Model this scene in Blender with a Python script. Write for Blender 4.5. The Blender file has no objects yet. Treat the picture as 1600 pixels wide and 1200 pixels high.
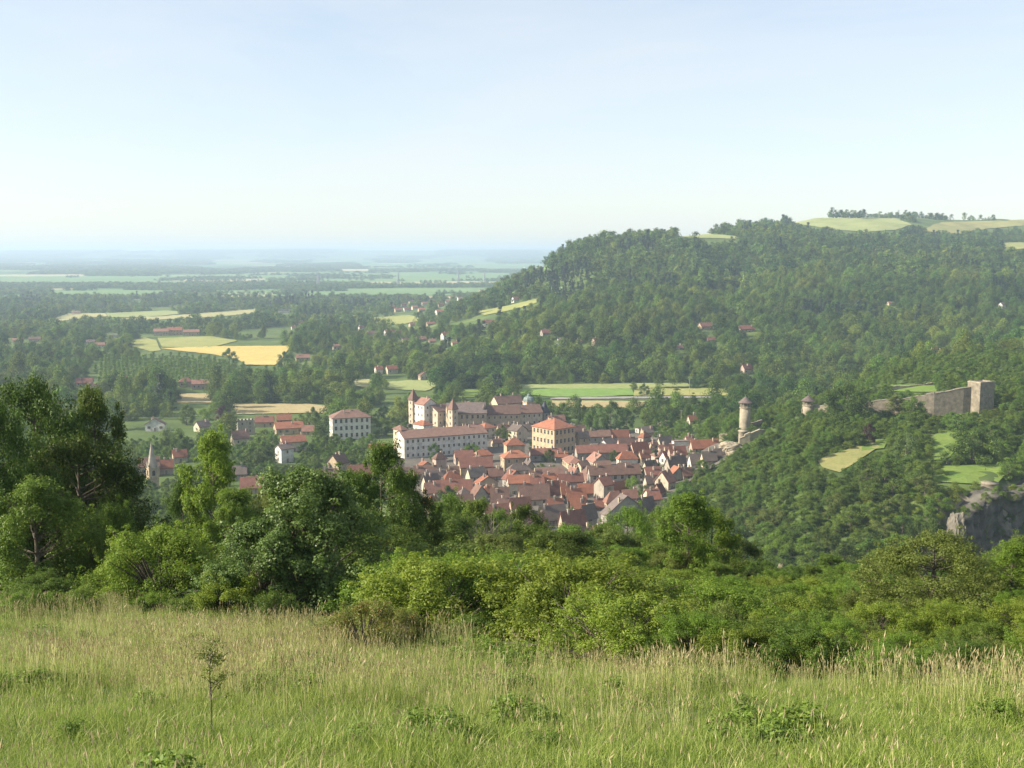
import bpy, bmesh, math, random
import numpy as np
from mathutils import Vector, Matrix
SC = bpy.context.scene
COL = SC.collection
R = math.radians
random.seed(7)
RNG = np.random.default_rng(11)

# ---------------------------------------------------------------- camera, sky, sun, exposure
F = 1715.0                      # focal length in photograph pixels (1600 wide)
CAMZ = 115.0
PITCH = R(6.82)
cam_d = bpy.data.cameras.new('camera'); cam = bpy.data.objects.new('camera', cam_d); COL.objects.link(cam)
cam.location = (0, 0, CAMZ); cam.rotation_euler = (math.pi/2 - PITCH, 0, 0)
cam_d.sensor_width = 36; cam_d.lens = 36*F/1600; cam_d.clip_start = 0.1; cam_d.clip_end = 90000
SC.camera = cam
SUN_EL, SUN_AZ = R(31), R(-99)   # azimuth measured from +Y towards +X (negative = left)
SDIR = Vector((math.sin(SUN_AZ)*math.cos(SUN_EL), math.cos(SUN_AZ)*math.cos(SUN_EL), math.sin(SUN_EL)))
W = bpy.data.worlds.new('World'); SC.world = W; W.use_nodes = True
nt = W.node_tree; bg = nt.nodes['Background']; sky = nt.nodes.new('ShaderNodeTexSky')
sky.sky_type = 'NISHITA'; sky.sun_disc = False; sky.sun_elevation = SUN_EL; sky.sun_rotation = SUN_AZ
sky.air_density = 1.0; sky.dust_density = 0.7; sky.ozone_density = 1.0; sky.altitude = 300
bg.inputs['Strength'].default_value = 0.09
# a thin veil of high cloud over the clear sky
_tc = nt.nodes.new('ShaderNodeTexCoord'); _mp = nt.nodes.new('ShaderNodeMapping'); _mp.inputs['Scale'].default_value = (1.6, 1.6, 7.0); _mp.inputs['Rotation'].default_value = (.12, .2, .4); nt.links.new(_tc.outputs['Generated'], _mp.inputs[0])
_no = nt.nodes.new('ShaderNodeTexNoise'); _no.inputs['Scale'].default_value = 1.3; _no.inputs['Detail'].default_value = 7; _no.inputs['Roughness'].default_value = .62; _no.inputs['Distortion'].default_value = .5; nt.links.new(_mp.outputs[0], _no.inputs['Vector'])
_mr = nt.nodes.new('ShaderNodeMapRange'); _mr.inputs[1].default_value = .35; _mr.inputs[2].default_value = .7; _mr.inputs[3].default_value = .34; _mr.inputs[4].default_value = .66; nt.links.new(_no.outputs[0], _mr.inputs[0])
_mx = nt.nodes.new('ShaderNodeMix'); _mx.data_type = 'RGBA'; _mx.inputs[7].default_value = (4.75, 4.80, 4.85, 1); nt.links.new(_mr.outputs[0], _mx.inputs[0]); nt.links.new(sky.outputs[0], _mx.inputs[6]); nt.links.new(_mx.outputs[2], bg.inputs['Color'])
sl = bpy.data.lights.new('sun', 'SUN'); so = bpy.data.objects.new('sun', sl); COL.objects.link(so)
sl.energy = 5.0; sl.angle = R(0.53); sl.color = (1.0, 0.89, 0.72)
so.rotation_euler = (-SDIR).to_track_quat('-Z', 'Y').to_euler(); so.location = (0, 0, 400)
vs = SC.view_settings; vs.view_transform = 'Standard'; vs.look = 'None'; vs.exposure = 1.15; vs.gamma = 1; vs.use_curve_mapping = False
cy = SC.cycles
SC.render.engine = 'CYCLES'
cy.use_denoising = True
try:
    cy.denoiser = 'OPENIMAGEDENOISE'; cy.denoising_prefilter = 'ACCURATE'; cy.denoising_input_passes = 'RGB_ALBEDO_NORMAL'
except Exception: pass
cy.max_bounces = 6; cy.diffuse_bounces = 3; cy.glossy_bounces = 2; cy.transmission_bounces = 3; cy.volume_bounces = 1; cy.transparent_max_bounces = 6
cy.use_adaptive_sampling = True; cy.adaptive_threshold = 0.01
cy.caustics_reflective = False; cy.caustics_refractive = False

# ---------------------------------------------------------------- numbers
def vnoise(x, y, s=0):
    x = np.asarray(x, float); y = np.asarray(y, float)
    xi = np.floor(x).astype(np.int64); yi = np.floor(y).astype(np.int64); fx = x-xi; fy = y-yi
    fx = fx*fx*(3-2*fx); fy = fy*fy*(3-2*fy)
    def h(a, b):
        n = (a*374761393 + b*668265263 + s*974711) & 0xffffffff
        n = ((n ^ (n >> 13))*1274126177) & 0xffffffff
        return ((n ^ (n >> 16)) & 0xffff)/65535.0
    return ((h(xi, yi)*(1-fx)+h(xi+1, yi)*fx)*(1-fy)+(h(xi, yi+1)*(1-fx)+h(xi+1, yi+1)*fx)*fy)*2-1
def fbm(x, y, s=0, o=3):
    r = 0; a = 1
    for i in range(o): r = r+a*vnoise(x, y, s+i); x = np.asarray(x)*2.03; y = np.asarray(y)*2.03; a *= .5
    return r
def pchip(xk, yk, x):
    xk = np.array(xk, float); yk = np.array(yk, float); h = np.diff(xk); d = np.diff(yk)/h
    m = np.zeros(len(xk)); m[0] = d[0]; m[-1] = d[-1]
    for i in range(1, len(xk)-1):
        if d[i-1]*d[i] > 0:
            w1 = 2*h[i]+h[i-1]; w2 = h[i]+2*h[i-1]; m[i] = (w1+w2)/(w1/d[i-1]+w2/d[i])
    x = np.clip(x, xk[0], xk[-1]); i = np.clip(np.searchsorted(xk, x)-1, 0, len(xk)-2)
    t = (x-xk[i])/h[i]
    return (2*t**3-3*t**2+1)*yk[i]+(t**3-2*t**2+t)*h[i]*m[i]+(-2*t**3+3*t**2)*yk[i+1]+(t**3-t**2)*h[i]*m[i+1]

# ---------------------------------------------------------------- terrain heights
FG = [(0, 113.4), (2, 113.1), (5, 111.9), (10, 110.05), (18, 107.6), (27, 105.1), (40, 101.7), (60, 95.8), (80, 89.4), (120, 76.6), (180, 57.4), (250, 35)]
FAR = [(3500, 0), (6000, 4), (12000, 20), (20000, 140), (24000, 160), (40000, 120)]
COLS = {
 -1400: [(330, 14), (420, 4), (520, 6), (900, 2), (2000, 10)],
 0: [(330, 11), (380, 3), (440, 0), (900, 0), (1400, 3), (1900, 0), (2600, 0)],
 600: [(330, 9), (380, 2), (430, 0), (900, 0), (1300, 3), (1900, 2), (2600, 0)],
 760: [(330, 9), (380, 2), (430, 0), (900, 0), (1100, 12), (1400, 30), (1700, 45), (2000, 35), (2400, 8), (2800, 0)],
 850: [(330, 9), (380, 2), (430, 0), (900, 0), (1100, 18), (1400, 48), (1800, 89), (2100, 82), (2600, 40), (3200, 0)],
 930: [(330, 9), (380, 2), (430, 0), (900, 0), (1100, 20), (1400, 60), (1850, 130), (2200, 132), (3000, 60), (3400, 0)],
 1010: [(330, 9), (380, 3), (430, 1), (560, 3), (700, 1), (900, 0), (1100, 21), (1400, 66), (1870, 135), (2300, 134), (3000, 80), (3400, 0)],
 1100: [(330, 10), (370, 4), (420, 3), (470, 5), (520, 9), (560, 14), (650, 9), (750, 4), (900, 0), (1100, 22), (1400, 64), (1900, 140), (2500, 143), (3200, 60), (3400, 0)],
 1200: [(330, 10), (370, 9), (420, 14), (470, 18), (520, 22), (560, 25), (650, 17), (750, 5), (900, 1), (1100, 22), (1400, 62), (1900, 136), (2150, 156), (2500, 169), (3200, 90), (3400, 40)],
 1300: [(300, 10), (330, 11), (370, 17), (410, 26), (440, 29), (470, 31), (520, 34), (560, 34.5), (650, 26), (750, 12), (900, 2), (1100, 22), (1400, 62), (1800, 118), (2100, 155), (2500, 191), (3000, 192), (3400, 150)],
 1400: [(300, 8), (330, 12), (370, 22), (410, 28), (440, 30), (470, 33), (520, 36), (560, 38), (650, 40), (750, 34), (900, 10), (1100, 24), (1400, 60), (1800, 114), (2100, 148), (2500, 187), (3000, 190), (3400, 170)],
 1480: [(300, 4), (335, 7), (364, 14), (384, 29), (430, 31), (470, 34), (520, 38.5), (560, 41), (650, 44), (750, 42), (900, 18), (1100, 26), (1400, 60), (1800, 112), (2100, 142), (2500, 184), (3000, 190), (3400, 170)],
 1560: [(300, 2), (372, 5), (396, 30), (430, 32), (470, 35), (520, 40.5), (560, 43), (650, 46), (750, 46), (900, 24), (1100, 28), (1400, 60), (1800, 111), (2100, 136), (2500, 182), (3000, 190), (3400, 170)],
 1650: [(300, 2), (394, 6), (417, 33), (440, 35), (520, 44), (650, 49), (750, 49), (900, 28), (1100, 30), (1400, 60), (1800, 110), (2100, 136), (2500, 181), (3000, 189), (3400, 170)],
 1750: [(300, 3), (414, 8), (440, 38), (520, 48), (650, 52), (750, 52), (900, 34), (1100, 32), (1400, 60), (1800, 110), (2100, 136), (2500, 180), (3000, 188), (3400, 170)],
 2900: [(300, 30), (400, 50), (650, 66), (900, 60), (1400, 80), (2100, 140), (3400, 160)],
}
YD = np.concatenate([[0], np.geomspace(4, 40000, 700)])
PXS = sorted(COLS)
_t = np.array([pchip([k[0] for k in FG+COLS[c]+FAR], [k[1] for k in FG+COLS[c]+FAR], YD) for c in PXS])
PXD = np.arange(-1400, 2901, 10.0)
TAB = np.array([pchip(PXS, _t[:, j], PXD) for j in range(len(YD))])       # [Y, px]
def terrain(x, y):
    x = np.asarray(x, float); y = np.asarray(y, float)
    a = np.arctan2(x, y); r = np.hypot(x, y); ac = np.clip(a, -R(50), R(50)); Y = r*np.cos(ac); px = np.clip(800+F*np.tan(ac), -1400, 2899)
    fi = np.interp(Y, YD, np.arange(len(YD))); i = np.clip(fi.astype(int), 0, len(YD)-2); t = fi-i
    fj = (px+1400)/10; j = np.clip(fj.astype(int), 0, len(PXD)-2); s = fj-j
    z = (TAB[i, j]*(1-s)+TAB[i, j+1]*s)*(1-t)+(TAB[i+1, j]*(1-s)+TAB[i+1, j+1]*s)*t
    big = np.clip((Y-950)/500, 0, 1)*np.clip(z/60, 0, 1)*np.clip((9000-Y)/3000, 0, 1)
    z = z+big*(9*fbm(x/210+3, y/300, 5)+3*fbm(x/60, y/60, 9, 2))
    z = z - big*16*np.exp(-((px-1150-(Y-1500)*.03)/38)**2)*np.clip(1-abs(Y-1550)/450, 0, 1)
    z = z+np.clip((Y-1000)/800, 0, 1)*1.5*fbm(x/180, y/180, 21, 2)*np.clip((6000-Y)/3000, 0, 1)
    z = z+np.clip((Y-11000)/6000, 0, 1)*14*fbm(x/2600, y/5000, 31, 3)
    z = z+np.clip((12-Y/6)/12, 0, 1)*0.10*fbm(x/2.2, y/2.2, 41, 2)
    w = np.clip((np.abs(a)-R(65))/R(50), 0, 1); w = w*w*(3-2*w)
    return z*(1-w)+(113.4+0.02*np.minimum(r, 600)*np.abs(np.sin(a*1.5)))*w
sP, cP = math.sin(PITCH), math.cos(PITCH)
def ray(px, py):
    cx = (px-800)/F; c = (600-py)/F
    return cx, cP+c*sP, -sP+c*cP
_YM = np.geomspace(3, 39000, 5000)
def ground(px, py, ymin=0):
    dx, dy, dz = ray(px, py); Y = _YM[_YM > ymin] if ymin else _YM
    g = CAMZ+Y*dz/dy - terrain(Y*dx/dy, Y)
    hit = (g < 0) & ((Y < 6000) if py < 391 else True); k = int(np.argmax(hit)) if hit.any() else int(np.argmin(np.where(Y < 6000, g, 1e9)))
    Yh = Y[k]
    if k > 0 and hit.any():
        Yh = Y[k-1]+(Y[k]-Y[k-1])*g[k-1]/(g[k-1]-g[k]+1e-9)
    return Vector((Yh*dx/dy, Yh, float(terrain(Yh*dx/dy, Yh))))
def at_depth(px, Y):
    x = (px-800)/F*Y
    return Vector((x, Y, float(terrain(x, Y))))
def project(x, y, z):
    x = np.asarray(x, float); y = np.asarray(y, float); z = np.asarray(z, float)-CAMZ
    d = y*cP - z*sP; v = y*sP+z*cP
    return 800+F*x/d, 600-F*v/d
def ppm(p): return F/(p[1]*cP-(p[2]-CAMZ)*sP)         # pixels per metre at a point

# ---------------------------------------------------------------- object helpers
def tag(o, label=None, cat=None, group=None, kind=None):
    if label: o['label'] = label
    if cat: o['category'] = cat
    if group: o['group'] = group
    if kind: o['kind'] = kind
    return o
def empty(name, loc=(0, 0, 0), rz=0):
    o = bpy.data.objects.new(name, None); COL.objects.link(o); o.location = loc; o.rotation_euler = (0, 0, rz); o.empty_display_size = .5
    return o
def link(name, me, parent=None, loc=None, rz=0, sc=None):
    o = bpy.data.objects.new(name, me); COL.objects.link(o)
    if parent is not None: o.parent = parent
    if loc is not None: o.location = loc
    if rz: o.rotation_euler = (0, 0, rz)
    if sc is not None: o.scale = (sc, sc, sc) if np.isscalar(sc) else sc
    return o
def npmesh(name, V, Fc, mats, midx=None, attrs=None, smooth=False):
    """V (n,3); Fc (m,k) same k or list of arrays of differing k"""
    me = bpy.data.meshes.new(name)
    if isinstance(Fc, np.ndarray): Fc = [Fc]
    nf = sum(len(f) for f in Fc); loops = np.concatenate([f.ravel() for f in Fc])
    tot = np.concatenate([np.full(len(f), f.shape[1]) for f in Fc])
    me.vertices.add(len(V)); me.vertices.foreach_set('co', np.asarray(V, np.float32).ravel())
    me.loops.add(len(loops)); me.loops.foreach_set('vertex_index', loops.astype(np.int32))
    me.polygons.add(nf); st = np.concatenate([[0], np.cumsum(tot)[:-1]])
    me.polygons.foreach_set('loop_start', st.astype(np.int32)); me.polygons.foreach_set('loop_total', tot.astype(np.int32))
    if midx is not None: me.polygons.foreach_set('material_index', np.asarray(midx, np.int32))
    if smooth: me.polygons.foreach_set('use_smooth', np.ones(nf, bool))
    for m in mats: me.materials.append(m)
    for k, (dom, val) in (attrs or {}).items():
        at = me.attributes.new(k, 'FLOAT', dom); at.data.foreach_set('value', np.asarray(val, np.float32))
    me.update(calc_edges=True)
    return me
class MB:
    def __init__(s): s.v = []; s.f = []; s.m = []
    def face(s, pts, m=0):
        n = len(s.v); s.v += [tuple(p) for p in pts]; s.f.append(tuple(range(n, n+len(pts)))); s.m.append(m)
    def box(s, x0, x1, y0, y1, z0, z1, m=0):
        P = [(x0, y0, z0), (x1, y0, z0), (x1, y1, z0), (x0, y1, z0), (x0, y0, z1), (x1, y0, z1), (x1, y1, z1), (x0, y1, z1)]
        n = len(s.v); s.v += P
        for q in ((0, 3, 2, 1), (4, 5, 6, 7), (0, 1, 5, 4), (1, 2, 6, 5), (2, 3, 7, 6), (3, 0, 4, 7)): s.f.append(tuple(n+i for i in q)); s.m.append(m)
    def poly(s, V, Fs, m=0):
        n = len(s.v); s.v += [tuple(v) for v in V]
        for q in Fs: s.f.append(tuple(n+i for i in q)); s.m.append(m)
    def lathe(s, prof, n=16, cx=0, cy=0, m=0):
        b = len(s.v)
        for r, z in prof:
            for i in range(n): a = 2*math.pi*i/n; s.v.append((cx+r*math.cos(a), cy+r*math.sin(a), z))
        for k in range(len(prof)-1):
            for i in range(n): j = (i+1) % n; s.f.append((b+k*n+i, b+k*n+j, b+(k+1)*n+j, b+(k+1)*n+i)); s.m.append(m)
        s.f.append(tuple(b+i for i in range(n))[::-1]); s.m.append(m)
        s.f.append(tuple(b+(len(prof)-1)*n+i for i in range(n))); s.m.append(m)
    def tube(s, pts, rad, n=5, m=0):
        b = len(s.v); pts = [Vector(p) for p in pts]
        for k, p in enumerate(pts):
            t = (pts[min(k+1, len(pts)-1)]-pts[max(k-1, 0)]).normalized()
            u = t.cross(Vector((0.3, 1, 0.1))).normalized(); w = t.cross(u)
            for i in range(n): a = 2*math.pi*i/n; s.v.append(tuple(p+(u*math.cos(a)+w*math.sin(a))*rad[k]))
        for k in range(len(pts)-1):
            for i in range(n): j = (i+1) % n; s.f.append((b+k*n+i, b+k*n+j, b+(k+1)*n+j, b+(k+1)*n+i)); s.m.append(m)
        s.f.append(tuple(b+(len(pts)-1)*n+i for i in range(n))); s.m.append(m)
    def mesh(s, name, mats, smooth=False):
        me = bpy.data.meshes.new(name); me.from_pydata(s.v, [], s.f)
        for m in mats: me.materials.append(m)
        me.polygons.foreach_set('material_index', s.m)
        if smooth: me.polygons.foreach_set('use_smooth', [True]*len(s.f))
        me.update(); return me

# ---------------------------------------------------------------- materials
def newmat(name):
    m = bpy.data.materials.new(name); m.use_nodes = True; n = m.node_tree; n.nodes.clear()
    out = n.nodes.new('ShaderNodeOutputMaterial'); return m, n, out
def N(n, t, **k):
    o = n.nodes.new(t)
    for a, b in k.items(): setattr(o, a, b)
    return o
def rgb(c): return (c[0], c[1], c[2], 1)
def ramp(n, stops):
    r = N(n, 'ShaderNodeValToRGB'); e = r.color_ramp.elements
    e[0].position, e[0].color = stops[0][0], rgb(stops[0][1]); e[1].position, e[1].color = stops[-1][0], rgb(stops[-1][1])
    for p, c in stops[1:-1]: x = e.new(p); x.color = rgb(c)
    return r
def noise(n, scale, detail=3, rough=.55, vec=None):
    t = N(n, 'ShaderNodeTexNoise'); t.inputs['Scale'].default_value = scale; t.inputs['Detail'].default_value = detail; t.inputs['Roughness'].default_value = rough
    if vec: n.links.new(vec, t.inputs['Vector'])
    return t
def mixc(n, f, a, b, mode='MIX'):
    m = N(n, 'ShaderNodeMix', data_type='RGBA', blend_type=mode)
    for sock, v in ((m.inputs[0], f), (m.inputs[6], a), (m.inputs[7], b)):
        if isinstance(v, (int, float)): sock.default_value = v
        elif isinstance(v, tuple): sock.default_value = rgb(v)
        else: n.links.new(v, sock)
    return m.outputs[2]
def leafmat(name, dark, mid, light, vary=0.5, trans=.35, gloss=.12, tips=None):
    """leaves: 'v' is a per-leaf value (young and old leaves), the instance number varies hue from tree to tree"""
    m, n, out = newmat(name)
    a = N(n, 'ShaderNodeAttribute', attribute_name='v'); r = ramp(n, [(0, dark), (.5, mid), (1, light)]+([] if not tips else []))
    n.links.new(a.outputs['Fac'], r.inputs[0]); c = r.outputs[0]
    oi = N(n, 'ShaderNodeObjectInfo'); hs = N(n, 'ShaderNodeHueSaturation')
    mh = N(n, 'ShaderNodeMapRange'); mh.inputs[3].default_value = .5-.022*vary; mh.inputs[4].default_value = .5+.03*vary; n.links.new(oi.outputs['Random'], mh.inputs[0])
    mv = N(n, 'ShaderNodeMapRange'); mv.inputs[3].default_value = 1-.42*vary; mv.inputs[4].default_value = 1+.45*vary
    w = N(n, 'ShaderNodeTexWhiteNoise', noise_dimensions='1D'); n.links.new(oi.outputs['Random'], w.inputs['W']); n.links.new(w.outputs['Value'], mv.inputs[0])
    n.links.new(mh.outputs[0], hs.inputs['Hue']); n.links.new(mv.outputs[0], hs.inputs['Value']); n.links.new(c, hs.inputs['Color']); c = hs.outputs[0]
    if name.startswith('leaves_forest') or name.startswith('leaves_far'):        # stands of different species
        gp = N(n, 'ShaderNodeNewGeometry'); sn_ = noise(n, .009, 3, .6, gp.outputs['Position']); sr = ramp(n, [(.36, (.62, .74, .62)), (.5, (1, 1, 1)), (.64, (1.35, 1.22, .85))]); n.links.new(sn_.outputs[0], sr.inputs[0]); c = mixc(n, 1.0, c, sr.outputs[0], 'MULTIPLY')
    if tips:
        g = N(n, 'ShaderNodeMath', operation='GREATER_THAN'); n.links.new(a.outputs['Fac'], g.inputs[0]); g.inputs[1].default_value = tips[1]; c = mixc(n, g.outputs[0], c, tips[0])
    p = N(n, 'ShaderNodeBsdfPrincipled'); p.inputs['Roughness'].default_value = .5; p.inputs['Specular IOR Level'].default_value = gloss*3
    n.links.new(c, p.inputs['Base Color'])
    t = N(n, 'ShaderNodeBsdfTranslucent'); ct = mixc(n, .5, c, (1.0, .95, .35), 'MULTIPLY'); n.links.new(ct, t.inputs['Color'])
    mx = N(n, 'ShaderNodeMixShader'); mx.inputs[0].default_value = trans; n.links.new(p.outputs[0], mx.inputs[1]); n.links.new(t.outputs[0], mx.inputs[2]); n.links.new(mx.outputs[0], out.inputs[0])
    return m
def simplemat(name, a, b, scale=2.0, rough=.9, detail=4, spec=.2, bump=0):
    m, n, out = newmat(name); tc = N(n, 'ShaderNodeTexCoord'); no = noise(n, scale, detail, .6, tc.outputs['Object'])
    r = ramp(n, [(.3, a), (.7, b)]); n.links.new(no.outputs[0], r.inputs[0])
    p = N(n, 'ShaderNodeBsdfPrincipled'); p.inputs['Roughness'].default_value = rough; p.inputs['Specular IOR Level'].default_value = spec
    n.links.new(r.outputs[0], p.inputs['Base Color'])
    if bump:
        bp = N(n, 'ShaderNodeBump'); bp.inputs['Strength'].default_value = bump; bp.inputs['Distance'].default_value = .3; n.links.new(no.outputs[0], bp.inputs['Height']); n.links.new(bp.outputs[0], p.inputs['Normal'])
    n.links.new(p.outputs[0], out.inputs[0]); return m

# ---------------------------------------------------------------- ground sheet
def ground_material():
    m, n, out = newmat('ground_cover'); g = N(n, 'ShaderNodeNewGeometry'); pos = g.outputs['Position']
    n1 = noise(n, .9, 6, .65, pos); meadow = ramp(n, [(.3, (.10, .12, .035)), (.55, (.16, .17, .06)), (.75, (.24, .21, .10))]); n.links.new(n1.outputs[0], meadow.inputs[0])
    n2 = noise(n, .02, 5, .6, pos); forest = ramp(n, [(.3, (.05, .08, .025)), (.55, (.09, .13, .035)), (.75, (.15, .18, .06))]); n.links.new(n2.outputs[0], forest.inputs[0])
    mp = N(n, 'ShaderNodeMapping'); mp.inputs['Scale'].default_value = (.0021, .0030, 0); n.links.new(pos, mp.inputs[0])
    vo = N(n, 'ShaderNodeTexVoronoi', feature='F1'); vo.inputs['Scale'].default_value = 1; vo.inputs['Randomness'].default_value = .8; n.links.new(mp.outputs[0], vo.inputs['Vector'])
    sep = N(n, 'ShaderNodeSeparateColor'); n.links.new(vo.outputs['Color'], sep.inputs[0])
    farm = ramp(n, [(0, (.06, .13, .03)), (.3, (.09, .17, .04)), (.5, (.05, .09, .025)), (.62, (.13, .19, .06)), (.78, (.28, .26, .11)), (.9, (.34, .29, .16)), (1, (.08, .15, .04))])
    farm.color_ramp.interpolation = 'CONSTANT'; n.links.new(sep.outputs[0], farm.inputs[0])
    # where: by place on the land
    sx = N(n, 'ShaderNodeSeparateXYZ'); n.links.new(pos, sx.inputs[0])
    def rng(src, a, b):
        r = N(n, 'ShaderNodeMapRange'); r.inputs[1].default_value = a; r.inputs[2].default_value = b; n.links.new(src, r.inputs[0]); return r.outputs[0]
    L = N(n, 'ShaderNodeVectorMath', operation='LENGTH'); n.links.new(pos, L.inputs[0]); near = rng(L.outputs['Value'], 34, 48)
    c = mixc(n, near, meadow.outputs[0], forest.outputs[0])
    farf = N(n, 'ShaderNodeMath', operation='MULTIPLY'); n.links.new(rng(sx.outputs[1], 2500, 2700), farf.inputs[0]); n.links.new(rng(sx.outputs[2], 40, 25), farf.inputs[1])
    c = mixc(n, farf.outputs[0], c, farm.outputs[0])
    # rock where the land is steep
    sn = N(n, 'ShaderNodeSeparateXYZ'); n.links.new(g.outputs['Normal'], sn.inputs[0])
    n3 = noise(n, .12, 8, .7, pos); rock = ramp(n, [(.3, (.09, .085, .07)), (.5, (.20, .185, .15)), (.7, (.32, .29, .23))]); n.links.new(n3.outputs[0], rock.inputs[0])
    st = rng(sn.outputs[2], .80, .70); fr = N(n, 'ShaderNodeMath', operation='MULTIPLY'); n.links.new(st, fr.inputs[0]); n.links.new(near, fr.inputs[1])
    c = mixc(n, fr.outputs[0], c, rock.outputs[0])
    p = N(n, 'ShaderNodeBsdfPrincipled'); p.inputs['Roughness'].default_value = .95; p.inputs['Specular IOR Level'].default_value = .1
    n.links.new(c, p.inputs['Base Color']); n.links.new(p.outputs[0], out.inputs[0]); return m
def build_ground():
    an = np.concatenate([np.arange(-180, -36, 3), np.arange(-36, 36, .25), np.arange(36, 180, 3)])
    rr = np.concatenate([np.geomspace(.6, 280, 150)[:-1], np.geomspace(280, 2800, 300)[:-1], np.geomspace(2800, 39000, 130)])
    A, Q = np.meshgrid(np.radians(an), rr); X = Q*np.sin(A); Y = Q*np.cos(A); Z = terrain(X, Y)
    na, nr = len(an), len(rr); V = np.stack([X, Y, Z], -1).reshape(-1, 3); V = np.vstack([V, [[0, 0, 113.4]]])
    i = np.arange(nr-1)[:, None]; j = np.arange(na)[None]; j2 = (j+1) % na
    Q4 = np.stack([i*na+j, (i+1)*na+j, (i+1)*na+j2, i*na+j2], -1).reshape(-1, 4)[:, ::-1]
    jj = np.arange(na); T3 = np.stack([np.full(na, nr*na), jj, (jj+1) % na], -1)[:, ::-1]
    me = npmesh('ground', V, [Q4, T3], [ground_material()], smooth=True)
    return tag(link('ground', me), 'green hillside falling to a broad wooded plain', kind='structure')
GROUND = build_ground()

# ---------------------------------------------------------------- fields and roads laid on the land
def fieldmat(name, a, b, sc=.03, stripes=0):
    m, n, out = newmat(name); g = N(n, 'ShaderNodeNewGeometry'); no = noise(n, sc, 6, .65, g.outputs['Position'])
    r = ramp(n, [(.3, a), (.7, b)]); n.links.new(no.outputs[0], r.inputs[0]); c = r.outputs[0]
    n2 = noise(n, sc*12, 3, .6, g.outputs['Position']); c = mixc(n, .35, c, n2.outputs[0], 'OVERLAY')
    if stripes:
        w = N(n, 'ShaderNodeTexWave'); w.inputs['Scale'].default_value = stripes; w.inputs['Distortion'].default_value = .6; n.links.new(g.outputs['Position'], w.inputs['Vector']); c = mixc(n, .12, c, w.outputs[0], 'OVERLAY')
    p = N(n, 'ShaderNodeBsdfPrincipled'); p.inputs['Roughness'].default_value = .95; p.inputs['Specular IOR Level'].default_value = .05
    n.links.new(c, p.inputs['Base Color']); n.links.new(p.outputs[0], out.inputs[0]); return m
FM = {
 'yellow': fieldmat('ripe_rape', (.42, .33, .105), (.50, .40, .14), .02),
 'straw': fieldmat('stubble', (.27, .27, .12), (.38, .35, .17), .02),
 'olive': fieldmat('dry_pasture', (.20, .23, .07), (.31, .30, .11), .03),
 'green': fieldmat('young_crop', (.13, .22, .05), (.18, .27, .07), .012),
 'pale': fieldmat('pale_meadow', (.21, .25, .09), (.28, .30, .13), .02),
 'tan': fieldmat('hay_field', (.29, .24, .12), (.36, .30, .16), .03),
 'lawn': fieldmat('lawn', (.10, .17, .035), (.17, .22, .055), .06),
 'dry': fieldmat('dry_grass', (.17, .19, .065), (.29, .26, .11), .06),
 'road': fieldmat('asphalt_light', (.22, .21, .19), (.30, .28, .25), .1),
 'fargreen': fieldmat('far_crop', (.11, .19, .07), (.16, .24, .09), .002),
 'farstraw': fieldmat('far_stubble', (.34, .31, .18), (.42, .38, .23), .002),
}
def inpoly(px, py, P):
    px = np.asarray(px); py = np.asarray(py); r = np.zeros(px.shape, bool); n = len(P)
    for i in range(n):
        x1, y1 = P[i]; x2, y2 = P[(i+1) % n]
        c = ((y1 > py) != (y2 > py)); 
        if y1 != y2: r ^= c & (px < (x2-x1)*(py-y1)/(y2-y1)+x1)
    return r
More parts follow.
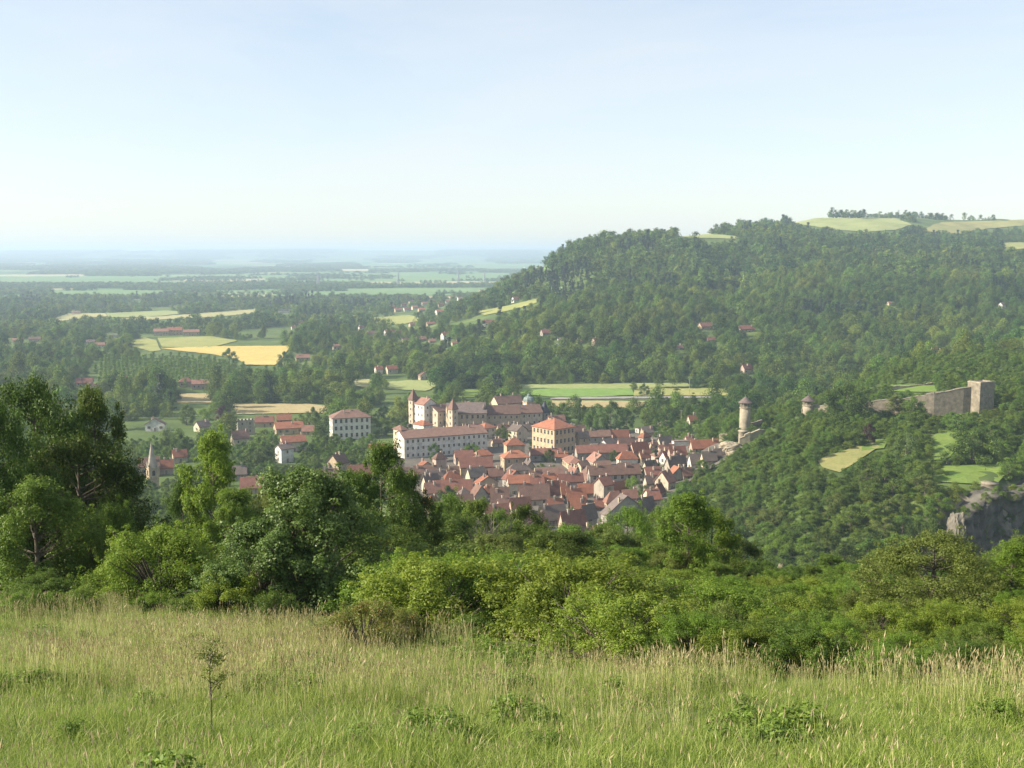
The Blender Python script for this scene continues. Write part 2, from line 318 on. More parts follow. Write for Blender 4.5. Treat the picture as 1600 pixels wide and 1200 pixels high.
FIELDS = [  # kind, name, outline in the photograph (unprojected onto the land), minimum depth
 ('yellow', 'crop_field', [(250,545),(330,542),(455,541),(441,560),(430,571),(385,571),(371,562),(330,554),(290,550)], 0),
 ('straw', 'field', [(168,500),(250,495),(330,489),(404,483),(397,490),(345,495),(300,498),(230,501)], 0),
 ('straw', 'field', [(72,501),(110,490),(165,490),(168,495),(130,498),(90,503)], 0),
 ('pale', 'field', [(165,490),(260,486),(305,489),(230,496),(170,497)], 0),
 ('olive', 'field', [(203,534),(225,528),(243,532),(252,548),(235,550),(208,542)], 0),
 ('tan', 'field', [(362,632),(480,632),(516,636),(512,646),(370,648)], 0),
 ('tan', 'field', [(260,616),(330,616),(336,630),(278,630)], 0),
 ('olive', 'field', [(245,529),(330,526),(372,533),(330,544),(252,543)], 0),
 ('fargreen', 'field', [(0,432),(250,432),(500,425),(800,427),(800,441),(500,443),(180,445),(0,445)], 1500),
 ('fargreen', 'field', [(80,454),(500,452),(880,449),(880,459),(620,464),(300,464),(85,466)], 1500),
 ('farstraw', 'field', [(340,459),(430,458),(430,465),(345,465)], 1500),
 ('farstraw', 'field', [(18,463),(60,461),(80,466),(30,470)], 1500),
 ('farstraw', 'field', [(262,435),(420,436),(400,440),(270,440)], 1500),
 ('farstraw', 'field', [(0,430),(130,429),(135,432),(0,433)], 1500),
 ('farstraw', 'field', [(560,441),(780,440),(800,446),(580,447)], 1500),
 ('farstraw', 'field', [(530,421),(575,421),(578,424),(532,424)], 1500),
 ('fargreen', 'field', [(560,414),(860,412),(860,420),(580,421)], 1500),
 ('olive', 'field', [(738,488),(770,483),(800,477),(842,466),(838,474),(800,485),(758,493)], 0),
 ('olive', 'field', [(580,497),(640,493),(662,500),(625,508),(590,506)], 0),
 ('pale', 'field', [(590,599),(640,595),(700,597),(665,612),(600,608)], 0),
 ('straw', 'field', [(552,594),(578,593),(592,601),(570,607),(554,603)], 0),
 ('pale', 'field', [(800,602),(990,600),(1075,599),(1078,606),(990,608),(800,608)], 0),
 ('green', 'crop_field', [(800,608),(987,608),(990,618),(930,621),(860,621),(815,616)], 0),
 ('olive', 'field', [(992,608),(1140,607),(1138,619),(990,619)], 0),
 ('tan', 'field', [(862,627),(1012,628),(1002,638),(862,637)], 0),
 ('lawn', 'field', [(712,609),(745,609),(765,621),(718,622)], 0),
 ('road', 'road', [(860,622),(1010,620.5),(1110,620),(1110,622.5),(1010,623.5),(860,625)], 0),
 ('pale', 'hilltop_field', [(1238,349),(1270,341),(1400,342),(1425,352),(1400,360),(1350,363),(1300,359)], 1900),
 ('dry', 'hilltop_field', [(1438,362),(1470,348),(1600,344),(1700,344),(1700,352),(1600,353),(1530,359),(1500,366)], 1900),
 ('olive', 'hilltop_field', [(1562,380),(1640,378),(1640,386),(1600,389),(1574,391)], 1500),
 ('pale', 'hilltop_field', [(1055,366),(1110,366),(1165,371),(1160,374),(1060,372)], 1500),
 ('dry', 'lawn', [(1275,720),(1320,705),(1365,691),(1374,700),(1345,718),(1312,740),(1285,732)], 300),
 ('lawn', 'lawn', [(1350,690),(1388,687),(1380,702),(1345,706)], 300),
 ('lawn', 'lawn', [(1460,680),(1492,675),(1502,696),(1472,726),(1453,716)], 300),
 ('lawn', 'lawn', [(1450,731),(1560,727),(1575,740),(1556,760),(1460,754)], 300),
 ('lawn', 'lawn', [(1390,602),(1467,604),(1467,614),(1395,613)], 300),
]
FLAB = {'yellow': 'bright yellow ripe crop field among the trees of the plain', 'green': 'bright green crop field between the castle and the hill', 'road': 'pale road running past the green crop field'}
def lay(kind, name, P, ymin, lift=.35):
    P2 = []
    for i in range(len(P)):
        a, b = P[i], P[(i+1) % len(P)]; k = max(2, int(math.dist(a, b)/(6 if P[i][1] > 480 else 12)))
        P2 += [(a[0]+(b[0]-a[0])*t/k, a[1]+(b[1]-a[1])*t/k) for t in range(k)]
    bm = bmesh.new(); vs = []
    for i, p in enumerate(P2):
        g = ground(p[0]+random.uniform(-1.2, 1.2), p[1]+random.uniform(-.25, .25), ymin); vs.append(bm.verts.new(g))
    f = bm.faces.new(vs); bmesh.ops.triangulate(bm, faces=[f])
    for _ in range(3 if P[0][1] > 480 or ymin < 1600 else 4):
        ee = [e for e in bm.edges if e.calc_length() > 22]
        if not ee: break
        bmesh.ops.subdivide_edges(bm, edges=ee, cuts=1); bmesh.ops.triangulate(bm, faces=bm.faces[:])
    c = np.array([v.co for v in bm.verts]); z = terrain(c[:, 0], c[:, 1])
    for v, zz in zip(bm.verts, z): v.co.z = zz+lift+v.co.y*.00035
    bmesh.ops.recalc_face_normals(bm, faces=bm.faces[:])
    me = bpy.data.meshes.new(name); bm.to_mesh(me); bm.free(); me.materials.append(FM[kind])
    if me.polygons[0].normal.z < 0: me.flip_normals()
    tag(link(name, me), FLAB.get(kind, 'open %s field among trees' % kind), kind='structure')
for k, nm, P, ym in FIELDS: lay(k, nm, P, ym)
FIELDS_NP = [(P, ym) for k, nm, P, ym in FIELDS if k not in ('fargreen', 'farstraw')]
FIELDS_FAR = [P for k, nm, P, ym in FIELDS if k in ('fargreen', 'farstraw')]

# ---------------------------------------------------------------- leaves, crowns and trunks
LM = {
 'mid': leafmat('leaves_mid', (.06, .108, .017), (.115, .185, .028), (.19, .27, .048), .5, .4, .07),
 'dark': leafmat('leaves_dark', (.042, .072, .014), (.076, .122, .021), (.13, .185, .035), .6, .32, .05),
 'light': leafmat('leaves_light', (.09, .16, .02), (.15, .24, .03), (.23, .33, .055), .3, .48, .07),
 'yellow': leafmat('leaves_yellowgreen', (.11, .165, .02), (.19, .26, .033), (.30, .36, .07), .3, .48, .07),
 'grey': leafmat('leaves_greygreen', (.065, .115, .027), (.125, .20, .045), (.22, .31, .09), .2, .4, .12),
 'olive': leafmat('leaves_olive', (.075, .105, .022), (.13, .17, .037), (.20, .25, .06), .4, .35, .06),
 'conifer': leafmat('needles', (.012, .028, .012), (.022, .045, .018), (.04, .07, .026), .4, .1),
 'purple': leafmat('leaves_purple', (.035, .018, .016), (.06, .028, .024), (.09, .045, .03), .2, .25),
 'tips': leafmat('leaves_rusty_tips', (.08, .12, .02), (.15, .18, .03), (.22, .23, .05), .25, .4, tips=((.34, .22, .09), .8)),
 'forest': leafmat('leaves_forest', (.065, .105, .021), (.115, .172, .034), (.18, .245, .052), .9, .40, .04),
 'forest_far': leafmat('leaves_far_forest', (.058, .098, .022), (.098, .152, .034), (.15, .215, .05), .9, .36, .05),
}
BARK = simplemat('bark', (.06, .05, .04), (.16, .14, .11), 3, .95, 5, .1, .4)
TWIG = simplemat('bare_twigs', (.22, .19, .15), (.34, .30, .24), 3, .95, 5, .1)
PROF = {
 'round': lambda t: np.sqrt(np.clip(1-(1.9*t-.85)**2, .02, 1)),
 'oval': lambda t: np.sqrt(np.clip(1-(2*t-1)**2, .02, 1))**.8*(1.05-.25*t),
 'spread': lambda t: np.clip(.55+.9*t, 0, 1)*np.sqrt(np.clip(1-np.clip((t-.45)/.56, 0, 1)**2, .02, 1)),
 'cone': lambda t: np.clip(1.02-t, .03, 1)**.85,
 'column': lambda t: np.clip(np.minimum(1, 4*t+.3), 0, 1)*np.clip(1.03-t, .02, 1)**.45,
 'dome': lambda t: np.sqrt(np.clip(1-t**2.2, .02, 1)),
}
def clumps(rg, H, Rw, z0, n, shape, rc, inner=.45):
    if n >= 50: return clumps2(rg, H, Rw, z0, n, shape, rc)
    t = rg.random(n)**.85; a = rg.random(n)*2*np.pi; ph = rg.random(6)*6.28
    lob = 1+.16*np.sin(3*a+ph[0]+4*t)+.13*np.sin(5*a+ph[1]-5*t)+.08*np.sin(9*t*2+ph[2]+a)
    rad = Rw*PROF[shape](t)*lob*(inner+(1-inner)*rg.random(n)**.5)
    rad = np.maximum(rad-rc*.55, 0)
    z = z0+(H-z0-rc*.6)*t+(rc*.3)
    return np.stack([rad*np.cos(a), rad*np.sin(a), z], 1), t
def clumps2(rg, H, Rw, z0, n, shape, rc):
    m = max(9, int(n/9)); t = (np.arange(m)+rg.random(m))/m; a = np.cumsum(2.4+rg.normal(0, .5, m)); rad = Rw*PROF[shape](t)*(.45+.45*rg.random(m)); hz = (H-z0)
    M = np.stack([rad*np.cos(a), rad*np.sin(a), z0+hz*(.04+.86*t)], 1); M[-1, :2] *= .3; rm = Rw*(.24+.20*rg.random(m))*np.clip(PROF[shape](t), .35, 1)
    i = rg.integers(0, m, n); d = rg.normal(size=(n, 3)); d /= np.linalg.norm(d, axis=1)[:, None]
    C = M[i]+d*(rm[i]*rg.random(n)**.4)[:, None]*np.array([1, 1, .85]); C[:, 2] = np.clip(C[:, 2], z0*.8+.05*H, H-rc*.35); return C, t
def leaves(rg, C, rc, nleaf, L, aspect=.5, sq=.8, up=.35, vmix=.22):
    n = len(C); rcs = rc*(.65+.7*rg.random(n)); w = rcs**2; cnt = rg.multinomial(nleaf, w/w.sum()); ci = np.repeat(np.arange(n), cnt)
    d = rg.normal(size=(nleaf, 3)); d /= np.linalg.norm(d, axis=1)[:, None]; d[:, 2] = np.where(rg.random(nleaf) < .35, abs(d[:, 2]), d[:, 2])
    r = rcs[ci]*(.3+.75*rg.random(nleaf)**.6)*(1+.25*np.sin(d[:, 0]*5+ci)*np.sin(d[:, 1]*6+ci*2)); P = C[ci]+d*r[:, None]*np.array([1, 1, sq])
    nrm = d*.8+np.array([0, 0, up])+rg.normal(size=(nleaf, 3))*.45; nrm /= np.linalg.norm(nrm, axis=1)[:, None]
    q = rg.normal(size=(nleaf, 3)); t = np.cross(nrm, q); t /= np.linalg.norm(t, axis=1)[:, None]+1e-9; b = np.cross(nrm, t)
    ls = L*(.6+.8*rg.random(nleaf))[:, None]; fold = nrm*ls*.12
    V = np.stack([P-t*ls*.5, P+b*ls*aspect*.5+fold, P+t*ls*.5, P-b*ls*aspect*.5+fold], 1).reshape(-1, 3)
    Fq = np.arange(nleaf*4).reshape(-1, 4)
    cv = rg.random(n); v = np.clip(.5+vmix*rg.normal(size=nleaf)+.35*(cv[ci]-.5), 0, 1)
    return V, Fq, v
def limbs(rg, C, H, z0, r0, nl, base='tree', stems=1, sides=6):
    mb = MB(); k = min(nl, len(C)); pick = rg.choice(len(C), k, replace=False)
    if base == 'tree':
        bend = rg.normal(size=2)*H*.02; top = z0+(H-z0)*.8
        zs = np.linspace(-.4, top, 8); pts = [(bend[0]*math.sin(z/H*3), bend[1]*math.sin(z/H*2.3), z) for z in zs]
        rad = [max(r0*(1.25 if z < .3 else 1)*(1-.85*max(z, 0)/top), .02) for z in zs]; mb.tube(pts, rad, sides+2)
        for i in pick:
            c = C[i]; zz = max(z0*.7, min(c[2]-.25*np.hypot(c[0], c[1])-.12*H*rg.random(), top*.95)); s = np.array([bend[0]*math.sin(zz/H*3), bend[1]*math.sin(zz/H*2.3), zz])
            rr = r0*(1-.8*zz/top)*.5; mdl = s*.5+c*.5+np.array([0, 0, -.04*H])*rg.random()+rg.normal(size=3)*.02*H
            mb.tube([s, mdl, c], [rr, rr*.6, rr*.22], sides-1)
    else:
        for i in pick:
            c = C[i]; s = np.array([rg.normal()*.12*r0*8, rg.normal()*.12*r0*8, -.1]); mdl = s*.45+c*.55+np.array([0, 0, .1*H]); mb.tube([s, mdl, c], [r0, r0*.6, r0*.25], 5)
    return mb
PROTO = {}
def tree_proto(key, seed, H, Rw, z0, ncl, nleaf, L, shape='round', rc=None, mat='mid', r0=.16, nl=24, aspect=.5, base='tree', inner=.45, sq=.8, up=.35, vmix=.22):
    rg = np.random.default_rng(seed); rc = rc or Rw*.3
    C, t = clumps(rg, H, Rw, z0, ncl, shape, rc, inner)
    rcv = rc
    if base == 'shrub' or shape in ('round', 'oval', 'dome') and ncl >= 200:      # shoots standing out of the outline
        o_ = C[:, 2]/H+np.hypot(C[:, 0], C[:, 1])/Rw; top_ = np.argsort(-o_)[:ncl//3]; pk = rg.choice(top_, ncl//4); dv = C[pk]/[Rw, Rw, H*.6]; dv[:, 2] = np.abs(dv[:, 2])+.5; dv /= np.linalg.norm(dv, axis=1)[:, None]
        C = np.vstack([C, C[pk]+dv*(rc*(.9+.9*rg.random(len(pk))))[:, None]]); rcv = np.concatenate([np.full(ncl, rc), np.full(len(pk), rc*.42)])
    V, Fq, v = leaves(rg, C, rcv, nleaf, L, aspect, sq, up, vmix)
    V[:, 2] = np.maximum(V[:, 2], -.2)
    cm = npmesh(key+'_crown', V, Fq, [LM[mat]], attrs={'v': ('FACE', v)})
    tm = limbs(rg, C, H, z0, r0, nl, base).mesh(key+'_trunk', [BARK])
    PROTO[key] = (cm, tm, H, Rw); return PROTO[key]
_vcache = {}
def with_mat(me, mat):
    k = (me.name, mat)
    if k not in _vcache: c = me.copy(); c.materials[0] = LM[mat]; _vcache[k] = c
    return _vcache[k]
def plant(key, pos, H, width=None, mat=None, name='deciduous_tree', label=None, cat='tree', group=None, rz=None, crown='crown', trunk='trunk', sink=0):
    cm, tm, h0, w0 = PROTO[key]; s = H/h0; sw = s if width is None else width/2/w0; sw = min(sw, s*1.4)
    o = empty(name, (pos[0], pos[1], pos[2]-sink), random.uniform(0, 6.28) if rz is None else rz); o.scale = (sw, sw, s)
    if mat: cm = with_mat(cm, mat)
    link(crown, cm, o); link(trunk, tm, o)
    return tag(o, label, cat, group)

# ---------------------------------------------------------------- scattering of what nobody could count
def scatter(name, pts, scale, rot, idx, protos, tilt=None):
    n = len(pts); me = bpy.data.meshes.new(name); me.vertices.add(n); me.vertices.foreach_set('co', np.asarray(pts, np.float32).ravel())
    def at(nm, ty, v): a = me.attributes.new(nm, ty, 'POINT'); a.data.foreach_set('vector' if ty == 'FLOAT_VECTOR' else 'value', np.asarray(v).ravel())
    at('sc', 'FLOAT_VECTOR', np.asarray(scale, np.float32)); at('rt', 'FLOAT_VECTOR', np.asarray(rot, np.float32)); at('ix', 'INT', np.asarray(idx, np.int32))
    o = link(name, me); ng = bpy.data.node_groups.new(name, 'GeometryNodeTree')
    ng.interface.new_socket('Geometry', in_out='INPUT', socket_type='NodeSocketGeometry'); ng.interface.new_socket('Geometry', in_out='OUTPUT', socket_type='NodeSocketGeometry')
    gi = ng.nodes.new('NodeGroupInput'); go = ng.nodes.new('NodeGroupOutput'); iop = ng.nodes.new('GeometryNodeInstanceOnPoints'); jn = ng.nodes.new('GeometryNodeJoinGeometry')
    for p in reversed(protos):
        oi = ng.nodes.new('GeometryNodeObjectInfo'); oi.inputs['Object'].default_value = p; oi.inputs['As Instance'].default_value = True; oi.transform_space = 'ORIGINAL'; ng.links.new(oi.outputs['Geometry'], jn.inputs[0])
    def na(nm, ty): a = ng.nodes.new('GeometryNodeInputNamedAttribute'); a.data_type = ty; a.inputs[0].default_value = nm; return a.outputs[0]
    ng.links.new(gi.outputs[0], iop.inputs['Points']); ng.links.new(jn.outputs[0], iop.inputs['Instance']); iop.inputs['Pick Instance'].default_value = True
    ng.links.new(na('ix', 'INT'), iop.inputs['Instance Index']); ng.links.new(na('sc', 'FLOAT_VECTOR'), iop.inputs['Scale'])
    er = ng.nodes.new('FunctionNodeEulerToRotation'); ng.links.new(na('rt', 'FLOAT_VECTOR'), er.inputs[0]); ng.links.new(er.outputs[0], iop.inputs['Rotation'])
    ng.links.new(iop.outputs[0], go.inputs[0])
    md = o.modifiers.new('scatter', 'NODES'); md.node_group = ng
    return o
def proto_obj(me): return bpy.data.objects.new(me.name, me)

# ---------------------------------------------------------------- buildings
def wallmat(nm, c, dirt=.25):
    m, n, out = newmat('plaster_'+nm); tc = N(n, 'ShaderNodeTexCoord'); oi = N(n, 'ShaderNodeObjectInfo')
    ad = N(n, 'ShaderNodeVectorMath', operation='ADD'); n.links.new(tc.outputs['Object'], ad.inputs[0]); n.links.new(oi.outputs['Location'], ad.inputs[1])
    n1 = noise(n, .5, 6, .65, ad.outputs[0]); d = tuple(x*(1-dirt*1.6) for x in c); r = ramp(n, [(.28, d), (.52, c), (.8, tuple(min(x*1.08, .85) for x in c))]); n.links.new(n1.outputs[0], r.inputs[0])
    mp = N(n, 'ShaderNodeMapping'); mp.inputs['Scale'].default_value = (1.6, 1.6, .18); n.links.new(ad.outputs[0], mp.inputs[0]); n2 = noise(n, 1.0, 4, .6, mp.outputs[0])
    cc = mixc(n, .3, r.outputs[0], n2.outputs[0], 'OVERLAY')
    p = N(n, 'ShaderNodeBsdfPrincipled'); p.inputs['Roughness'].default_value = .9; p.inputs['Specular IOR Level'].default_value = .15; n.links.new(cc, p.inputs['Base Color']); n.links.new(p.outputs[0], out.inputs[0]); return m
def roofmat(nm, c, c2):
    m, n, out = newmat('tiles_'+nm); tc = N(n, 'ShaderNodeTexCoord'); oi = N(n, 'ShaderNodeObjectInfo')
    ad = N(n, 'ShaderNodeVectorMath', operation='ADD'); n.links.new(tc.outputs['Object'], ad.inputs[0]); n.links.new(oi.outputs['Location'], ad.inputs[1])
    n1 = noise(n, .45, 6, .7, ad.outputs[0]); r = ramp(n, [(.28, c2), (.5, c), (.78, tuple(min(1, x*1.25) for x in c))]); n.links.new(n1.outputs[0], r.inputs[0])
    n2 = noise(n, 3.5, 3, .7, ad.outputs[0]); cc = mixc(n, .45, r.outputs[0], n2.outputs[0], 'OVERLAY')
    hs = N(n, 'ShaderNodeHueSaturation'); mv = N(n, 'ShaderNodeMapRange'); mv.inputs[3].default_value = .8; mv.inputs[4].default_value = 1.2; n.links.new(oi.outputs['Random'], mv.inputs[0]); n.links.new(mv.outputs[0], hs.inputs['Value']); n.links.new(cc, hs.inputs['Color'])
    w = N(n, 'ShaderNodeTexWave', bands_direction='Z'); w.inputs['Scale'].default_value = 2.2; w.inputs['Distortion'].default_value = .4; n.links.new(tc.outputs['Object'], w.inputs['Vector']); bp = N(n, 'ShaderNodeBump'); bp.inputs['Strength'].default_value = .5; bp.inputs['Distance'].default_value = .06; n.links.new(w.outputs[0], bp.inputs['Height'])
    p = N(n, 'ShaderNodeBsdfPrincipled'); p.inputs['Roughness'].default_value = .85; p.inputs['Specular IOR Level'].default_value = .2; n.links.new(hs.outputs[0], p.inputs['Base Color']); n.links.new(bp.outputs[0], p.inputs['Normal']); n.links.new(p.outputs[0], out.inputs[0]); return m
WALLC = {'white': (.58, .555, .50), 'cream': (.49, .42, .31), 'tan': (.40, .32, .215), 'ochre': (.46, .355, .23), 'grey': (.31, .285, .25), 'stone': (.33, .295, .24), 'pink': (.41, .305, .25), 'wood': (.20, .12, .07), 'dark': (.17, .14, .12)}
ROOFC = {'orange': ((.265, .112, .068), (.16, .075, .055)), 'red': ((.19, .088, .065), (.125, .062, .05)), 'pinkish': ((.25, .135, .10), (.17, .10, .08)), 'brown': ((.165, .10, .077), (.11, .07, .057)), 'grey': ((.145, .115, .10), (.10, .085, .077)), 'dark': ((.13, .10, .09), (.08, .065, .06)), 'slate': ((.07, .07, .085), (.045, .045, .055))}
WM = {k: wallmat(k, v) for k, v in WALLC.items()}; RM = {k: roofmat(k, *v) for k, v in ROOFC.items()}
def glassmat():
    m, n, out = newmat('window_glass'); p = N(n, 'ShaderNodeBsdfPrincipled'); p.inputs['Base Color'].default_value = (.025, .028, .03, 1); p.inputs['Roughness'].default_value = .15; n.links.new(p.outputs[0], out.inputs[0]); return m
GLASS = glassmat(); TRIM = simplemat('stone_trim', (.38, .34, .28), (.48, .44, .36), 2); SHUT = simplemat('shutters', (.16, .13, .10), (.25, .20, .15), 3); METAL = simplemat('painted_steel', (.28, .29, .30), (.36, .37, .38), 2, .5)
def window_mesh(nm, w, h, shut=False, arch=False):
    b = MB(); t = .12
    if arch:
        k = 8; pts = [(-w/2, 0), (w/2, 0)]+[(w/2*math.cos(math.pi*i/k), h-w/2+w/2*math.sin(math.pi*i/k)) for i in range(k+1)]
        b.face([(x, -.04, z) for x, z in pts], 0); n = len(pts)
        for i in range(n):
            (x, z), (x2, z2) = pts[i], pts[(i+1) % n]; s = 1.16; b.face([(x, -.04, z), (x*s, -.1, z*1.06), (x2*s, -.1, z2*1.06), (x2, -.04, z2)], 1)
    else:
        b.box(-w/2, w/2, -.05, .02, 0, h, 0); b.box(-w/2-t, -w/2, -.1, .02, -t, h+t, 1); b.box(w/2, w/2+t, -.1, .02, -t, h+t, 1); b.box(-w/2, w/2, -.1, .02, h, h+t, 1); b.box(-w/2-.05, w/2+.05, -.2, .02, -t-.02, -.002, 1)
        b.box(-.03, .03, -.07, -.045, 0, h, 1); b.box(-w/2, w/2, -.072, -.045, h*.5-.03, h*.5+.03, 1)
        if shut: b.box(-w/2-t-.5*w, -w/2-t, -.08, .02, 0, h, 2); b.box(w/2+t, w/2+t+.5*w, -.08, .02, 0, h, 2)
    return b.mesh(nm, [GLASS, TRIM, SHUT])
WIN = {'s': window_mesh('window', .95, 1.5), 'h': window_mesh('window_shuttered', .95, 1.5, True), 't': window_mesh('window_tall', 1.3, 2.3), 'a': window_mesh('window_arched', 1.5, 2.6, arch=True), 'q': window_mesh('window_small', .8, .8)}
def door_mesh():
    b = MB(); b.box(-.6, .6, -.06, .02, 0, 2.2, 0); b.box(-.78, -.6, -.12, .02, 0, 2.35, 1); b.box(.6, .78, -.12, .02, 0, 2.35, 1); b.box(-.6, .6, -.12, .02, 2.2, 2.35, 1); return b.mesh('door', [SHUT, TRIM])
DOOR = door_mesh()
def chim_mesh(nm, c):
    b = MB(); b.box(-.4, .4, -.3, .3, -1.4, 1.1, 0); b.box(-.5, .5, -.4, .4, 1.1, 1.25, 1); b.lathe([(.14, 1.25), (.12, 1.7)], 8, -.15, 0, 2); b.lathe([(.14, 1.25), (.12, 1.65)], 8, .2, 0, 2); return b.mesh(nm, [WM[c], TRIM, RM['orange']])
CHIM = [chim_mesh('chimney', c) for c in ('cream', 'grey', 'pink')]
def prism(b, prof, axis, e, m=0):
    """prof = [(s, z)] closed outline; axis 'x': extruded along x"""
    P = (lambda s, z, w: (w, s, z)) if axis == 'x' else (lambda s, z, w: (s, w, z)); n = len(prof)
    A = [P(s, z, -e) for s, z in prof]; B = [P(s, z, e) for s, z in prof]
    b.poly(A+B, [tuple(range(n))]+[tuple(range(2*n-1, n-1, -1))]+[(i, n+i, n+(i+1) % n, (i+1) % n) for i in range(n)], m)
def wall_mesh(sx, sy, h, kind, rise, mat, foot=3.0):
    b = MB()
    if kind in 'xy':
        s = (sy if kind == 'x' else sx)/2; prism(b, [(-s, -foot), (s, -foot), (s, h), (0, h+rise), (-s, h)], kind, (sx if kind == 'x' else sy)/2)
    else: b.box(-sx/2, sx/2, -sy/2, sy/2, -foot, h)
    return b.mesh('wall', [WM[mat]])
def roof_mesh(sx, sy, h, kind, rise, mat, o=.55, t=.35):
    b = MB()
    if kind in 'xy':
        s = (sy if kind == 'x' else sx)/2; e = (sx if kind == 'x' else sy)/2+o*.7; k = rise/s; q = s+o
        prism(b, [(-q, h-.1-k*o), (0, h-.1+rise), (q, h-.1-k*o), (q, h-.1-k*o+t), (0, h-.1+rise+t), (-q, h-.1-k*o+t)], kind, e)
    elif kind == 'n':
        b.box(-sx/2-.2, sx/2+.2, -sy/2-.2, sy/2+.2, h-.02, h+.3)
    elif kind == 'f':                                    # crenellated / ruined top: no roof, a stone rim
        for x0 in np.arange(-sx/2, sx/2-.5, 2.2): b.box(x0, x0+1.1, -sy/2-.05, -sy/2+.5, h-.01, h+.9)
        for y0 in np.arange(-sy/2+.7, sy/2-.5, 2.2): b.box(-sx/2-.05, -sx/2+.5, y0, y0+1.1, h-.01, h+.9)
    else:
        X, Y = sx/2+o, sy/2+o; z0 = h-.12
        if kind == 'p': r1, r2 = (0, 0), (0, 0)
        elif sx >= sy: r1, r2 = (-(X-Y)*.8, 0), ((X-Y)*.8, 0)
        else: r1, r2 = (0, -(Y-X)*.8), (0, (Y-X)*.8)
        V = [(-X, -Y, z0), (X, -Y, z0), (X, Y, z0), (-X, Y, z0), (-X, -Y, z0+.25), (X, -Y, z0+.25), (X, Y, z0+.25), (-X, Y, z0+.25), (*r1, h+rise), (*r2, h+rise)]
        if kind == 'p': Fs = [(4, 5, 8), (5, 6, 8), (6, 7, 8), (7, 4, 8)]
        elif sx >= sy: Fs = [(4, 5, 9, 8), (5, 6, 9), (6, 7, 8, 9), (7, 4, 8)]
        else: Fs = [(4, 5, 8), (5, 6, 9, 8), (6, 7, 9), (7, 4, 8, 9)]
        b.poly(V, Fs+[(0, 3, 2, 1), (0, 1, 5, 4), (1, 2, 6, 5), (2, 3, 7, 6), (3, 0, 4, 7)])
    return b.mesh('roof', [RM[mat]])
RECTS = []          # (px0, px1, top, base, depth, x, y, radius): trees keep clear of these
HOUSES = []
def house(where, cx, by, wl, wr, th, hpx, rise, kind, wall, roof, win='s', wrows=None, chim=1, name='house', label=None, cat='house', Y=None, group=None, storey=3.1, ymin=0, o=.55, lift=0, step=3.3):
    g = ground(cx, by, ymin) if Y is None else at_depth(cx, Y)
    if Y is not None:                                                   # keep the asked image row: the foot hides behind nearer roofs
        g = g
    k = ppm(g); th = R(th); sy = max(4., wl/k/max(math.cos(th), .12)); sx = max(4., wr/k/max(math.sin(th), .12)); h = hpx/k+lift
    sy = min(sy, 60); rise = rise if rise else .27*min(sx, sy)*(.9 if kind in 'xy' else .8)
    tR = Vector((math.sin(th), math.cos(th))); tL = Vector((-math.cos(th), math.sin(th))); c = Vector((g[0], g[1]))+tR*sx/2+tL*sy/2
    zc = [float(terrain(g[0]+a*tR.x*sx+b*tL.x*sy, g[1]+a*tR.y*sx+b*tL.y*sy)) for a in (0, 1) for b in (0, 1)]; z = g[2]; foot = max(1.2, z-min(zc)+1)
    root = empty(name, (c.x, c.y, z), math.pi/2-th)
    link('wall', wall_mesh(sx, sy, h, kind, rise, wall, foot), root); link('roof', roof_mesh(sx, sy, h, kind, rise, roof, o), root)
    rr = random.Random(int(cx*7+by*13)); n_r = wrows or max(1, int(h/storey)); cap = 200 if wrows else 10; cnt = 0
    if win:
        for side, length in (('f', sx), ('l', sy)):
            if (side == 'l' and sy*math.cos(th)*k < 3) or length < 3: continue
            nc = max(1, int((length-1.2)/step))
            for r_ in range(n_r):
                for c_ in range(nc):
                    if cnt >= cap or (not wrows and rr.random() < .25): continue
                    u = (c_+.5)/nc*(length-1)-(length-1)/2; zz = h*(r_+.5)/n_r-(.75 if win != 'a' else 1.2)+.15; wm = WIN[win]
                    if r_ == 0 and not wrows and c_ == nc//2 and side == 'f': wm = DOOR; zz = .02
                    w_ = link('door' if wm is DOOR else 'window', wm, root, (u, -sy/2-.004, zz) if side == 'f' else (-sx/2-.004, u, zz), 0 if side == 'f' else -math.pi/2); cnt += 1
    for i in range(chim):
        if kind in 'xy':
            q = rr.uniform(-.4, .4); s = rr.uniform(-.25, .25); L_, S_ = (sx, sy) if kind == 'x' else (sy, sx); zt = h+rise*(1-abs(s)*2)+.6; p = (q*L_, s*S_, zt) if kind == 'x' else (s*S_, q*L_, zt)
        else: p = (rr.uniform(-.2, .2)*sx, rr.uniform(-.2, .2)*sy, h+rise*.65+.3)
        link('chimney', CHIM[rr.randrange(3)], root, p)
    tag(root, label, cat, group)
    ps = [project(c.x+a*tR.x*sx/2+b*tL.x*sy/2, c.y+a*tR.y*sx/2+b*tL.y*sy/2, z) for a in (-1, 1) for b in (-1, 1)]; top = project(c.x, c.y, z+h+rise)[1]
    RECTS.append((min(p[0] for p in ps), max(p[0] for p in ps), float(top), by, c.y, c.x, c.y, max(sx, sy)/2))
    if not label: HOUSES.append((root, where, wall, roof, cx, kind, hpx))
    return root, sx, sy, h, rise
L = 'label'
